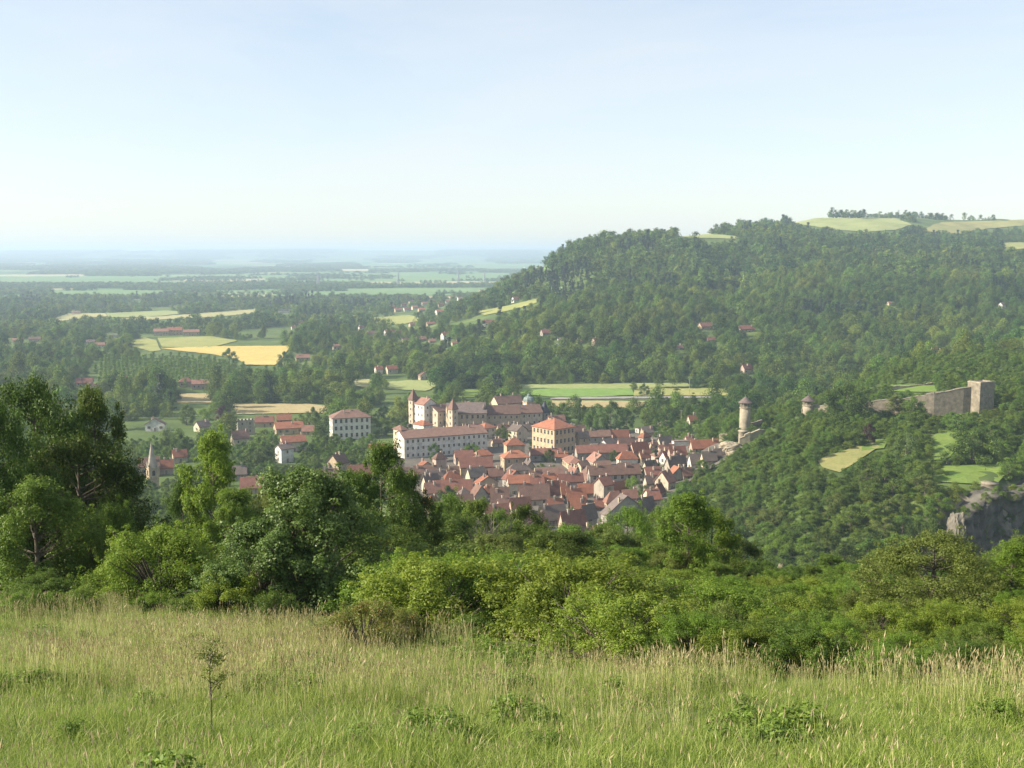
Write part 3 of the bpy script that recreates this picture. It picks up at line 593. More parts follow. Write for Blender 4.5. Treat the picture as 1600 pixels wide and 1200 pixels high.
# --- landmark buildings -------------------------------------------------------
house('', 520, 688, 10, 57, 72, 34, 4.5, 'h', 'white', 'brown', 't', 3, 2, 'mansion', 'tall white mansion with a brown hipped roof standing apart left of the castle', 'mansion', step=3.0)
house('', 645, 664, 7, 8, 45, 39, 7.5, 'p', 'cream', 'brown', 's', 4, 0, 'castle_tower', 'square sunlit castle tower with a steep pyramid roof at its left end', 'tower')
house('', 663, 667, 20, 18, 50, 35, 3.5, 'y', 'white', 'pinkish', 's', 3, 2, 'castle_wing', 'white castle wing with a pinkish ridged roof beside the left tower', 'castle')
house('', 684, 668, 22, 20, 45, 25, 3.6, 'x', 'cream', 'brown', 's', 2, 2, 'castle_wing', 'cream castle wing with a low brown roof, two rows of windows', 'castle')
house('', 700, 674, 6, 60, 82, 28, 5.6, 'x', 'tan', 'dark', 't', 2, 2, 'castle_hall', 'long shaded castle hall with tall windows between two slim towers', 'castle')
house('', 707, 676, 7, 8, 45, 36, 7, 'p', 'cream', 'brown', 's', 4, 0, 'castle_tower', 'slim square castle tower with a pointed cap left of the long hall', 'tower')
house('', 759, 671, 4, 54, 80, 24, 5, 'x', 'tan', 'brown', 's', 2, 2, 'castle_wing', 'castle wing with a brown roof right of the round turret', 'castle')
house('', 722, 642, 3, 20, 80, 8, 2.5, 'x', 'tan', 'pinkish', None, None, 0, 'barn', 'low barn with a dull red roof behind the castle hall', 'barn')
house('', 778, 656, 12, 40, 62, 25, 4.5, 'x', 'cream', 'brown', 's', 2, 3, 'convent_wing', 'rear wing with pinkish roofs and chimneys left of the domed tower', 'wing')
house('', 806, 667, 10, 42, 68, 21, 4.4, 'x', 'cream', 'brown', 's', 2, 1, 'monastery', 'broad building with a brown roof carrying the domed clock tower', 'monastery')
house('', 850, 663, 6, 8, 45, 18, 8, 'p', 'grey', 'slate', 's', 2, 0, 'slate_turret', 'small turret with a steep blue black slate spire right of the domed tower', 'turret')
house('', 632, 718, 20, 128, 66, 33, 3.2, 'x', 'white', 'brown', 's', 3, 3, 'long_building', 'very long white three storey building with rows of dark windows under a brownish roof', 'building', step=2.9)
house('', 628, 714, 15, 8, 50, 42, 2.6, 'p', 'cream', 'brown', 's', 3, 0, 'corner_pavilion', 'cream corner pavilion at the left end of the long white building', 'pavilion')
house('', 662, 682, 18, 13, 48, 17, 2.6, 'h', 'white', 'orange', 's', 1, 0, 'villa', 'white villa with an orange hipped roof behind the long white building', 'villa')
house('', 757, 687, 16, 18, 45, 17, 3, 'p', 'cream', 'orange', 's', 2, 1, 'villa', 'square villa with an orange pyramid roof right end of the long white building', 'villa')
house('', 866, 713, 34, 34, 48, 42, 5, 'h', 'ochre', 'orange', 't', 3, 2, 'granary', 'massive tall ochre building with three window rows and an orange hipped roof', 'building', step=2.7)
house('', 788, 738, 6, 39, 76, 22, 3.5, 'h', 'tan', 'orange', 's', 2, 1, 'covered_hall', 'tan building with a two tiered orange roof below the castle hill', 'building')
house('', 792, 726, 5, 28, 76, 30, 3.5, 'h', 'tan', 'orange', None, None, 0, 'upper_hall', 'upper tier behind the tan building, its own orange hipped roof', 'building')
house('', 922, 768, 3, 80, 80, 27, 3.6, 'x', 'grey', 'brown', 't', 2, 3, 'town_hall', 'long grey town hall with a brown roof, pale cornice and trees in front', 'town hall')
house('', 372, 680, 6, 24, 68, 23, 1, 'f', 'stone', 'grey', 's', 2, 0, 'stone_keep', 'roofless grey stone keep with a notched rim beside red roofed houses', 'keep')
# --- the rest: where, corner, base, left face, right face, turn, eaves, rise, ridge, wall, roof
c_ = 'around the castle'; r_ = 'in the town middle'; f_ = 'in the nearest town rows'; e_ = 'at the right town edge'; l_ = 'in the leafy left quarter'
b_ = 'right of the granary'; w_ = 'left behind near tree tops'
ROWS = [
 (c_, 678,690,4,56,82,12,2.8,'x','tan','brown'), (c_, 735,684,5,22,70,12,3,'x','cream','pinkish'), (c_, 780,684,5,24,72,12,3.2,'x','tan','brown'), (c_, 822,684,6,26,66,12,3.2,'x','cream','grey'), (c_, 860,672,5,24,66,14,3.2,'x','tan','pinkish'), (c_, 840,700,5,20,66,12,3,'x','grey','red'), (c_, 808,693,14,16,48,20,3,'y','cream','grey'), (c_, 772,700,5,14,60,8,2,'x','cream','pinkish'),
 (c_, 830,722,3,48,80,12,2.6,'x','grey','red'), (c_, 868,722,3,20,80,8,2,'x','grey','orange'), (c_, 905,707,4,16,65,24,3,'x','tan','grey'),
 (r_, 712,728,4,28,78,14,2.8,'x','pink','red'), (r_, 742,724,3,28,78,12,3,'h','pink','orange'), (r_, 720,748,6,50,78,18,4,'x','tan','red'),
 (r_, 795,748,3,35,76,12,3.4,'h','grey','grey'), (r_, 840,752,4,42,80,10,3,'x','tan','brown'), (r_, 898,750,9,6,40,14,2,'y','white','pinkish'),
 (r_, 908,750,9,14,50,22,2,'x','cream','brown'), (r_, 648,752,4,34,76,12,3.4,'x','tan','brown'), (r_, 664,764,6,34,70,12,4.5,'x','grey','grey'),
 (r_, 694,764,5,30,72,12,4.5,'h','pink','orange'), (r_, 748,768,6,30,66,13,3,'y','tan','orange'), (r_, 765,752,4,22,70,9,3,'x','grey','pinkish'),
 (r_, 795,776,3,32,80,22,3,'x','cream','orange'), (r_, 828,770,2,22,82,16,3,'x','grey','red'), (r_, 850,768,2,25,80,17,3,'x','cream','orange'),
 (r_, 874,770,3,38,78,18,3,'x','grey','red'), (r_, 700,748,4,18,70,8,3,'x','cream','brown'),
 (f_, 678,778,4,60,80,10,4.5,'x','tan','red'), (f_, 742,788,7,20,52,14,4,'y','grey','brown'), (f_, 768,794,2,27,84,12,5.5,'x','tan','brown'),
 (f_, 813,792,3,46,80,14,5.5,'x','cream','brown'), (f_, 858,788,4,17,70,18,5,'x','cream','red'), (f_, 878,782,2,13,74,12,4.2,'x','tan','orange'),
 (f_, 887,789,2,30,76,10,4,'x','grey','orange'), (f_, 905,778,2,24,78,9,3.6,'x','cream','orange'), (f_, 943,788,14,17,52,30,3,'x','stone','red'),
 (f_, 948,800,3,30,74,14,5,'h','tan','pinkish'), (f_, 948,822,8,66,62,18,7,'y','grey','grey'), (f_, 845,824,4,40,74,14,5,'x','grey','grey'),
 (f_, 880,838,7,38,62,18,5,'x','pink','red'), (f_, 914,832,9,20,52,24,4.5,'x','stone','grey'), (f_, 858,804,3,23,76,9,4,'x','grey','orange'),
 (f_, 893,803,2,23,78,9,4,'x','grey','orange'), (f_, 931,799,2,17,80,8,3,'x','tan','red'), (f_, 932,852,6,20,60,14,4,'x','pink','pinkish'),
 (f_, 975,786,3,22,76,9,3,'x','cream','pinkish'), (f_, 800,806,5,30,70,12,4,'x','pink','red'), (f_, 820,832,5,34,70,12,4,'x','tan','brown'), (f_, 700,800,5,40,76,10,4,'x','tan','brown'),
 (f_, 760,815,5,34,72,10,4,'x','grey','red'), (f_, 1000,812,8,26,56,14,5,'x','stone','dark'), (f_, 905,852,6,22,60,10,4,'x','pink','brown'),
 (b_, 902,724,3,80,80,17,3.4,'x','grey','red'), (b_, 915,694,3,40,80,12,3,'x','grey','brown'), (b_, 950,692,3,34,74,10,3.4,'x','pink','orange'),
 (b_, 888,694,5,28,70,20,3,'x','grey','brown'), (b_, 950,706,14,18,42,10,3,'x','white','grey'), (b_, 968,706,3,26,72,12,3.4,'x','pink','brown'),
 (b_, 990,716,6,26,60,12,4,'x','pink','orange'), (b_, 967,732,3,30,76,14,4,'h','white','orange'), (b_, 1002,726,4,18,68,12,3,'x','tan','red'),
 (b_, 998,678,3,7,60,8,2,'n','white','grey'), (b_, 1005,684,3,17,70,9,3,'x','tan','grey'), (b_, 1005,694,7,13,48,10,3.5,'p','pink','orange'),
 (e_, 1020,708,4,10,60,10,2.4,'x','cream','pinkish'), (e_, 1032,702,5,20,62,9,3.4,'x','cream','grey'), (e_, 1053,706,2,24,80,16,1,'n','white','grey'),
 (e_, 1082,710,3,44,74,11,3.4,'x','pink','orange'), (e_, 1032,716,4,24,70,10,3.4,'x','pink','pinkish'), (e_, 1048,724,4,26,70,14,3.6,'x','pink','red'),
 (e_, 1040,726,8,7,42,11,3,'x','white','red'), (e_, 1080,736,3,18,72,13,4,'x','white','grey'), (e_, 1099,732,2,22,76,14,3.5,'x','cream','grey'),
 (e_, 1118,720,2,14,76,8,3,'x','tan','grey'), (e_, 1047,745,8,30,60,14,5,'x','stone','dark'), (e_, 1044,768,19,14,40,15,4.5,'x','cream','pinkish'),
 (e_, 1011,770,3,13,70,16,3,'x','cream','dark'), (e_, 1031,780,8,8,40,13,3,'x','pink','red'), (e_, 1068,752,4,16,66,10,3,'x','tan','pinkish'),
 (e_, 1074,696,3,12,70,7,2.5,'x','cream','pinkish'), (e_, 1078,664,4,14,66,7,3,'x','cream','orange'), (e_, 1036,666,8,14,60,6,2,'n','cream','grey'),
 (l_, 227,674,1,30,86,11,3.6,'y','white','brown'), (l_, 312,676,13,14,44,9,3.2,'x','cream','dark'), (l_, 399,668,2,28,80,9,3,'x','tan','red'),
 (l_, 432,680,10,40,68,10,3.2,'x','tan','orange'), (l_, 433,664,3,22,78,8,3,'x','tan','orange'), (l_, 366,698,9,21,58,13,4,'x','cream','brown'),
 (l_, 442,707,9,34,66,16,3,'x','cream','orange'), (l_, 440,724,13,16,48,22,2,'x','white','grey'), (l_, 578,714,3,24,78,12,2.6,'x','white','orange'),
 (l_, 529,738,20,14,38,14,4,'x','tan','brown'), (l_, 272,724,6,18,60,11,3,'x','cream','orange'), (l_, 217,746,4,30,74,18,4,'x','tan','brown'),
 (l_, 249,742,4,20,70,12,3.4,'x','pink','orange'), (l_, 472,680,2,18,80,7,3,'x','tan','pinkish'), (l_, 460,672,2,14,80,8,3,'x','tan','pinkish'),
 (w_, 376,772,3,46,80,11,4.2,'x','tan','red'), (w_, 421,776,3,32,80,8,4,'x','tan','grey'), (w_, 360,750,3,24,78,10,3.4,'x','grey','grey'),
 (w_, 492,758,3,34,78,12,3.6,'x','cream','brown'), (w_, 545,752,4,36,74,12,3.8,'x','tan','red'), (w_, 606,758,3,34,76,14,3.8,'x','grey','brown'),
 (w_, 604,736,3,26,76,8,3.4,'x','grey','grey'), (w_, 460,776,4,34,76,10,4,'x','pink','brown'),
]
rgf = random.Random(44); FILL = []
for _ in range(900):
    cx = rgf.uniform(650, 1100); by = rgf.uniform(722, 850)
    if cx > 1000+ (by-722)*-.1+60 or by > 850-abs(cx-880)*.22 and by > 790 or (cx > 1000 and by > 795): continue
    g = ground(cx, by, 300)
    if all(math.hypot(g.x-q[0], g.y-q[1]) > q[2] for q in FILL): FILL.append((g.x, g.y, 12.5, cx, by))
F0 = []
def add_fill():
    n = 0
    for x, y, r, cx, by in FILL:
        if n > 34 or any(math.hypot(x-q[5], y+5-q[6]) < q[7]*.8+5 for q in RECTS): continue
        house('squeezed between the others', cx, by, rgf.uniform(3, 9), rgf.uniform(14, 26), rgf.uniform(50, 80), rgf.uniform(9, 17), rgf.uniform(2.6, 4), rgf.choice('xxxyh'), rgf.choice(['cream', 'tan', 'grey', 'pink', 'stone']), rgf.choice(['orange', 'red', 'brown', 'brown', 'grey', 'pinkish']), rgf.choice('sh'), chim=rgf.choice([1, 2])); n += 1
for r in ROWS: house(*r, chim=random.choice([1, 1, 2, 2]) if r[8] != 'n' else 0, win=random.choice('shs'))
add_fill()
# --- houses scattered over the plain and the hill ------------------------------
o_ = 'among the left plain trees'; v_ = 'in the far village'; m_ = 'below the hill nose'; h_ = 'on the wooded hill'; d_ = 'in the distant fields'
OUT = [
 (o_, 300,609,4,26,74,9,3,'x','pink','pinkish'), (o_, 280,605,4,20,74,8,3.6,'h','pink','red'), (o_, 118,604,3,24,78,6,3.4,'x','tan','red'), (o_, 181,597,2,16,78,5,3,'x','tan','red'), (o_, 137,613,5,14,55,6,3,'x','cream','pinkish'),
 (o_, 240,525,3,22,76,7,3.4,'x','tan','pinkish'), (o_, 261,524,3,22,76,8,3.8,'x','tan','orange'), (o_, 286,525,3,24,78,6,3,'x','tan','pinkish'), (o_, 148,544,3,14,70,5,2.4,'x','white','pinkish'), (o_, 165,528,3,20,70,4,2,'n','white','grey'),
 (o_, 436,489,3,16,74,4,2,'x','white','grey'), (o_, 467,510,3,14,70,5,3,'x','pink','red'), (o_, 456,515,2,7,60,4,2,'x','cream','pinkish'), (o_, 463,564,3,20,74,5,3,'x','tan','pinkish'), (o_, 521,547,3,10,66,6,2,'x','cream','pinkish'),
 (o_, 20,537,4,14,66,5,2.4,'x','cream','pinkish'), (o_, 45,535,4,16,70,5,2.4,'x','pink','brown'), (o_, 112,492,3,12,70,4,2,'x','white','pinkish'), (o_, 135,539,3,12,70,5,2,'x','white','grey'),
 (m_, 562,517,3,7,50,5,2.4,'x','white','pinkish'), (m_, 574,528,4,14,60,7,3,'x','tan','brown'), (m_, 603,525,4,10,60,6,3,'x','white','orange'), (m_, 615,525,2,11,70,5,3,'x','pink','red'), (m_, 630,538,5,8,50,7,2.6,'x','white','pinkish'),
 (m_, 652,536,4,14,60,6,2.6,'x','tan','pinkish'), (m_, 671,537,2,10,70,4,2.4,'x','tan','pinkish'), (m_, 693,533,5,11,52,9,3.2,'x','white','orange'), (m_, 707,540,2,9,70,4,2,'x','cream','pinkish'), (m_, 588,585,4,10,60,8,2.6,'x','white','orange'),
 (m_, 606,585,5,15,60,8,3,'x','cream','orange'), (m_, 657,594,4,12,56,7,3,'y','cream','brown'), (m_, 683,492,4,10,60,5,3,'x','white','orange'), (m_, 757,511,3,17,72,7,3,'x','white','red'), (m_, 803,473,4,8,55,6,2.8,'x','white','pinkish'),
 (m_, 668,510,4,12,66,4,2.6,'x','tan','red'), (m_, 848,525,4,16,66,5,3.4,'x','grey','red'), (m_, 874,539,4,11,62,6,3,'x','white','grey'), (m_, 837,547,2,5,55,5,2,'x','white','grey'), (m_, 903,538,2,7,66,4,2,'x','cream','pinkish'),
 (m_, 929,541,4,9,60,9,2.6,'x','pink','red'), (m_, 641,511,3,8,60,4,2.4,'x','cream','pinkish'),
 (h_, 1096,516,4,20,72,6,3.6,'x','tan','red'), (h_, 1157,520,3,24,76,6,3.6,'x','tan','red'), (h_, 1106,535,2,12,74,4,2.6,'x','pink','red'), (h_, 1566,483,4,8,56,7,2.4,'x','white','grey'), (h_, 1458,552,4,9,60,7,3,'x','cream','orange'),
 (h_, 1470,556,2,8,66,5,2.4,'x','pink','pinkish'), (h_, 1389,478,2,6,60,4,2,'x','cream','pinkish'), (h_, 1060,547,2,8,66,4,2,'x','cream','pinkish'), (h_, 1163,586,5,14,60,10,3.6,'x','pink','red'),
 (v_, 618,488,3,9,66,4,3,'x','tan','red'), (v_, 632,487,3,10,66,4,3,'x','white','red'), (v_, 645,484,3,8,66,4,3,'x','cream','pinkish'), (v_, 655,488,3,9,66,4,3,'x','tan','orange'), (v_, 628,480,2,7,66,4,3,'x','pink','red'),
 (v_, 660,478,2,8,66,4,3,'x','cream','pinkish'), (v_, 672,474,2,8,66,4,3,'x','pink','red'), (v_, 686,480,2,8,66,4,3,'x','tan','orange'), (v_, 697,474,2,8,66,4,3,'x','white','pinkish'), (v_, 704,468,2,8,66,4,3,'x','pink','red'),
 (v_, 716,470,2,7,66,4,3,'x','white','pinkish'), (v_, 728,464,2,7,66,4,3,'x','cream','red'), (v_, 738,462,2,7,66,4,3,'x','white','pinkish'), (v_, 750,458,2,7,66,4,3,'x','pink','red'), (v_, 640,475,2,7,66,3,3,'x','tan','red'), (v_, 610,482,2,7,66,3,3,'x','tan','red'),
]
for r in OUT: house(*r, chim=1 if r[2] > 500 else 0, win='s' if r[2] > 500 else None)
for (cx, by, w, hp) in [(618,447,8,3), (630,446,14,4), (655,447,10,3), (668,447,6,5), (684,447,12,3), (700,446,6,4), (718,446,10,3), (736,446,8,3), (120,447,14,3), (150,446,12,3), (470,446,9,2), (820,420,16,2), (845,418,14,2)]:
    house(d_, cx, by, 2, w, 80, hp, 1.2, 'n', 'white', 'grey', chim=0, win=None, name='warehouse', cat='warehouse', ymin=2500)
ORD = ['first', 'second', 'third', 'fourth', 'fifth', 'sixth', 'seventh', 'eighth', 'ninth', 'tenth', 'eleventh', 'twelfth', 'thirteenth', 'fourteenth', 'fifteenth', 'sixteenth']
def label_houses():
    d = {}
    for h in HOUSES:
        root, where, wall, roof, cx, kind, hp = h
        nm = 'warehouse' if root['category'] == 'warehouse' else 'house'
        size = 'tall' if hp > 17 else ('low' if hp < 9 and nm == 'house' else '')
        form = {'n': 'flat', 'p': 'pyramid', 'h': 'hipped'}.get(kind, '')
        s = ' '.join(x for x in (size, wall, nm, 'with', roof, form, 'roof', where) if x); d.setdefault(s, []).append(h)
    for s, hs in d.items():
        hs.sort(key=lambda h: h[4])
        for i, h in enumerate(hs): h[0]['label'] = s if len(hs) == 1 else ORD[i]+' from left: '+s
label_houses()

# --- round turret, domed clock tower, church spire ------------------------------
def lathe_thing(name, label, cat, pos, parts):
    o = empty(name, pos)
    for nm, prof, n, mat in parts: b = MB(); b.lathe(prof, n); link(nm, b.mesh(nm, [mat], n > 10), o)
    tag(o, label, cat); RECTS.append((project(*pos)[0]-6, project(*pos)[0]+6, project(*pos)[1]-40, project(*pos)[1], pos[1], pos[0], pos[1], 3)); return o
g = ground(757, 671); lathe_thing('round_turret', 'slim round turret with a pointed brown cap right of the long castle hall', 'turret', g, [('wall', [(1.6, -2), (1.6, 12), (1.9, 12.3), (1.9, 13.5)], 20, WM['cream']), ('roof', [(2.2, 13.5), (.9, 15.6), (.05, 18)], 20, RM['grey'])])
g = ground(728, 690); lathe_thing('pepperpot_turret', 'stubby round turret with an orange cone roof above the long white building', 'turret', g, [('wall', [(1.9, -2), (1.9, 7.2)], 20, WM['cream']), ('roof', [(2.4, 7.2), (1, 9.4), (.05, 11.4)], 20, RM['orange'])])
g = ground(826, 661); ct = empty('clock_tower', g, R(28))
b = MB(); b.box(-3, 3, -3, 3, -2, 14.5); b.box(-3.3, 3.3, -3.3, 3.3, 14.5, 15); link('wall', b.mesh('wall', [WM['tan']]), ct)
b = MB(); b.lathe([(3.9, 15), (3.8, 16.4), (3.2, 17.6), (1.2, 18.4), (1.0, 19.6), (.05, 20.4)], 8); link('dome', b.mesh('dome', [simplemat('copper_dome', (.12, .16, .15), (.2, .26, .24), 2, .6)]), ct)
for a in (0, -math.pi/2):
    b = MB(); b.lathe([(1.1, 0), (1.1, .12)], 20); m_ = b.mesh('clock_face', [WM['white']]); o = link('clock_face', m_, ct, (0, -3.0, 12.6) if a == 0 else (-3.0, 0, 12.6)); o.rotation_euler = (math.pi/2, 0, a)
    link('window', WIN['a'], ct, (0, -3.01, 7) if a == 0 else (-3.01, 0, 7), a)
tag(ct, 'square tan clock tower with a small grey green copper dome behind the castle', 'tower'); RECTS.append((815, 838, 610, 662, g[1], g[0], g[1], 4))
g = ground(239, 762); st = empty('church_steeple', g, R(35)); b = MB(); b.box(-2.3, 2.3, -2.3, 2.3, -2, 10); b.box(-2.5, 2.5, -2.5, 2.5, 10, 10.4); link('wall', b.mesh('wall', [WM['tan']]), st)
b = MB(); b.lathe([(2.5, 10.4), (1.3, 16.5), (.06, 23)], 8); link('spire', b.mesh('spire', [WM['stone']]), st)
for sx_, sy_ in ((-1, -1), (1, -1), (-1, 1), (1, 1)): b = MB(); b.lathe([(.55, 0), (.4, 1), (.03, 3)], 6); link('pinnacle', b.mesh('pinnacle', [WM['stone']]), st, (sx_*1.95, sy_*1.95, 10.4))
for a in (0, -math.pi/2): link('belfry_opening', WIN['a'], st, (0, -2.31, 6.4) if a == 0 else (-2.31, 0, 6.4), a)
tag(st, 'church steeple with a tall pointed stone spire beside the dark tree', 'steeple'); RECTS.append((228, 250, 685, 775, g[1], g[0], g[1], 5))

# ---------------------------------------------------------------- town paving
TOWN = [(600,770),(640,700),(620,668),(640,662),(860,655),(920,668),(1000,675),(1120,690),(1140,715),(1075,755),(1040,800),(1000,850),(850,872),(700,830)]
FM['pave'] = fieldmat('town_paving', (.09, .083, .072), (.155, .14, .12), .12)
lay('pave', 'street_ground', TOWN, 300, .25)
# ---------------------------------------------------------------- tree kinds
tree_proto('F1', 1, 10, 5.2, .8, 26, 2300, .62, 'round', 1.9, 'forest', nl=8)
tree_proto('F2', 2, 12, 4.6, .8, 28, 2300, .60, 'oval', 1.7, 'forest', nl=8)
tree_proto('F3', 3, 9, 5.6, .6, 28, 2300, .62, 'dome', 1.8, 'forest', nl=8)
tree_proto('F4', 4, 13, 3.4, .8, 30, 2300, .50, 'cone', 1.2, 'conifer', nl=6, sq=.5, up=.1)
tree_proto('F5', 5, 11, 4.6, .6, 20, 2000, .62, 'spread', 2.0, 'forest', nl=8)
for i, (k, s) in enumerate((('G1', 'round'), ('G2', 'oval'), ('G3', 'dome'))): tree_proto(k, 11+i, 10, 5.3, .8, 16, 420, 1.25, s, 2.1, 'forest_far', nl=4)
tree_proto('M1', 21, 10, 5.0, .6, 120, 11000, .30, 'round', .95, 'mid', .22, nl=26)
tree_proto('M2', 22, 11, 4.4, .6, 120, 11000, .30, 'oval', .9, 'mid', .22, nl=26)
tree_proto('M3', 23, 9, 5.4, .4, 130, 11000, .30, 'dome', .95, 'mid', .22, nl=26)
tree_proto('M4', 24, 13, 3.2, .8, 80, 9000, .26, 'cone', .8, 'conifer', .22, nl=20, sq=.45, up=.1)
tree_proto('C1', 25, 9, 1.0, .1, 40, 3500, .22, 'column', .45, 'conifer', .12, nl=6)
tree_proto('P1', 26, 15, 2.2, 1.5, 26, 1500, .55, 'column', 1.1, 'light', .18, nl=8)
# ---------------------------------------------------------------- where trees may stand
ALLOW = []
def clear(px, py0, py1, py2, Y, grow=0):
    bad = np.zeros(len(px), bool)
    for P, ym in FIELDS_NP:
        ok = (Y > ym*.9)
        for q in (py0, py1, py2): bad |= ok & inpoly(px, q, P)
    return bad
def hits_house(px, base, top, Y, X, w):
    bad = np.zeros(len(px), bool)
    for (a, b, t, by, d, hx, hy, hr) in RECTS:
        cover = (Y < d) & (px+w > a) & (px-w < b) & (top < by-(by-t)*.28) & (base > t)
        foot = np.hypot(X-hx, Y-hy) < hr*1.1+3
        bad |= cover | foot
    return bad
def grid(ymin, ymax, umax, sp, seed, umin=None):
    rg = np.random.default_rng(seed); out = []; Y = ymin
    while Y < ymax:
        s = sp(Y); xs = np.arange((umin if umin is not None else -umax)*Y, umax*Y, s); n = len(xs)
        out.append(np.stack([xs+rg.uniform(-.42, .42, n)*s, Y+rg.uniform(-.42, .42, n)*s], 1)); Y += s
    return np.vstack(out)
SPUR = lambda px, Y: (px > 1005) & (Y > 330) & (Y < 700+np.clip(px-1300, 0, 300)*.3)
def filt(XY, Ht, wpx=.3, extra=None, town=True):
    x, y = XY[:, 0], XY[:, 1]; z = terrain(x, y); px, b = project(x, y, z); _, t = project(x, y, z+Ht); m = (b+t)/2
    bad = clear(px, b, m, t, y)
    w = Ht*wpx*F/y; bad |= hits_house(px, b, t, y, x, w)
    if town: bad |= inpoly(px, b, TOWN) & (y > 300) & (y < 700)
    if extra is not None: bad |= extra(px, b, y)
    return ~bad, np.stack([x, y, z], 1), px, b
POPLAR = [(140,612),(140,566),(200,566),(330,562),(470,572),(535,578),(535,602),(420,604),(270,608),(140,612)]
XY = grid(640, 2700, .60, lambda Y: 8.2+Y*.0012, 5)
def ex(px, b, Y):
    gap = fbm(XY[:, 0]/120, XY[:, 1]/160, 77, 3)
    openp = (px < 760) & (gap > .40) | (px > 1235) & (Y > 2080) & (b < 364) & (fbm(XY[:, 0]/90, XY[:, 1]/60, 78, 2) < .30)
    return SPUR(px, Y) | inpoly(px, b, POPLAR) | openp | ((Y < 760) & (px > 560) & (px < 1000) & (b > 662))
HT = 11.5
ok, P, px, b = filt(XY, HT, .32, ex)
P = P[ok]; n = len(P); rg = np.random.default_rng(9); P[:, 2] -= .4
big = fbm(P[:, 0]/140, P[:, 1]/140, 90, 2); conif = (fbm(P[:, 0]/70, P[:, 1]/90, 91, 2) > .85) & (P[:, 1] > 1000)
s = np.exp(rg.normal(-.05, .33, n)).clip(.5, 2.0)*(1+.15*big); ix = rg.integers(0, 4, n); ix = np.where(ix == 3, 4, ix); ix = np.where(conif | (rg.random(n) < .006), 3, ix)
near = P[:, 1] < 1500; mats = [proto_obj(PROTO[k][0]) for k in ('F1', 'F2', 'F3', 'F4', 'F5', 'G1', 'G2', 'G3')]
ix = np.where(near | (ix == 3), ix, 5+rg.integers(0, 3, n))
sc3 = np.stack([s*(.92+.2*rg.random(n)), s*(.92+.2*rg.random(n)), s*(.8+.4*rg.random(n))], 1)
rot = np.stack([np.zeros(n), np.zeros(n), rg.random(n)*6.28], 1)
tag(scatter('hillside_woods', P, sc3, rot, ix, mats), 'dense green woods over the big hill and the near plain', kind='stuff'); print('woods', n)
# far copses of the plain, out to the horizon ridge
XY = np.vstack([grid(2700, 5200, .62, lambda Y: 17, 6), grid(5200, 12000, .62, lambda Y: 34, 7), grid(12000, 24000, .62, lambda Y: 110, 8)])
x, y = XY.T; z = terrain(x, y); px, b = project(x, y, z); keep = fbm(x/(260+y*.03), y/(160+y*.05), 55, 3) > np.where(y > 5000, .08, .0)
for Q in FIELDS_FAR: keep &= ~(inpoly(px, b, Q) | inpoly(px, b-1.5, Q)) | (fbm(x/300, y/60, 56, 2) > .62)
keep |= (b > 445.5) & (b < 451) & (px < 520); keep &= ~((b > 402) & (b < 408) & (fbm(x/900, y/300, 3) > .1))
P = np.stack([x, y, z], 1)[keep & (z < 185)]; n = len(P); rg = np.random.default_rng(10); q = np.where(P[:, 1] < 5200, 1.75, np.where(P[:, 1] < 12000, 3.4, 11.))
sc3 = np.stack([q*(.8+.5*rg.random(n)), q*(.8+.5*rg.random(n)), np.where(q > 10, 1.8, np.where(q > 3, 1.25, 1.1))*(.8+.5*rg.random(n))], 1)
tag(scatter('far_woods', P, sc3, np.stack([np.zeros(n), np.zeros(n), rg.random(n)*6.28], 1), rg.integers(0, 3, n), [proto_obj(PROTO[k][0]) for k in ('G1', 'G2', 'G3')]), 'bluish belts of woodland across the distant plain', kind='stuff'); print('far', n)
# slope under the viewer, mostly out of sight
XY = grid(135, 330, .62, lambda Y: 8.6, 12)
ok, P, px, b = filt(XY, 8, .3, lambda px, b, Y: (px > 1020) | ((Y > 300) & (px > 620)), False)
P = P[ok]; n = len(P); rg = np.random.default_rng(13); s = .62+.25*rg.random(n); s = s*np.clip(1.0-(P[:, 1]-240)/400, .75, 1)
tag(scatter('slope_woods', P-[0, 0, .4], np.stack([s, s, s], 1), np.stack([n*[0.], n*[0.], rg.random(n)*6.28], 1), rg.integers(0, 3, n), [proto_obj(PROTO[k][0]) for k in ('M1', 'M2', 'M3')]), 'green woods on the steep slope behind the near trees', kind='stuff')
# left quarter and town margins: thick greenery between the houses
XY = grid(400, 640, .62, lambda Y: 8.5, 15)
def ex2(px, b, Y): return SPUR(px, Y) | ((px > 590) & (px < 1010) & (b > 664)) | ((px > 1010) & (px < 1120) & (b > 690)) | (px > 1480)
ok, P, px, b = filt(XY, 7.5, .33, ex2)
P = P[ok]; n = len(P); rg = np.random.default_rng(14); s = .62+.35*rg.random(n)
LEFTP = P; LEFTS = s

# ---------------------------------------------------------------- trees one can tell apart
TREES = []
DESC = {'forest': 'green', 'mid': 'green', 'light': 'light green', 'dark': 'dark green', 'olive': 'olive green', 'grey': 'grey green', 'yellow': 'yellow green', 'conifer': 'dark', 'purple': 'dark purple'}
SHP = {'F1': 'round', 'F2': 'tall oval', 'F3': 'domed', 'F4': 'pointed', 'F5': 'spreading', 'M1': 'round', 'M2': 'tall oval', 'M3': 'domed', 'M4': 'pointed', 'C1': 'slim columnar', 'P1': 'narrow'}
def marked(key, pos, H, width, mat, where, label=None, **k):
    con = mat == 'conifer' or key in ('M4', 'F4', 'C1'); px = float(project(*pos)[0])
    size = 'small' if H < 6.5 else ('big' if H > 10 else '')
    lab = label or ' '.join(x for x in (size, SHP[key], DESC[mat], 'conifer' if con else 'tree', where) if x)
    o = plant(key, pos, H, width, mat, 'conifer' if con else 'deciduous_tree', lab, 'tree', None if label else 'trees '+where, **k)
    TREES.append(o); return o
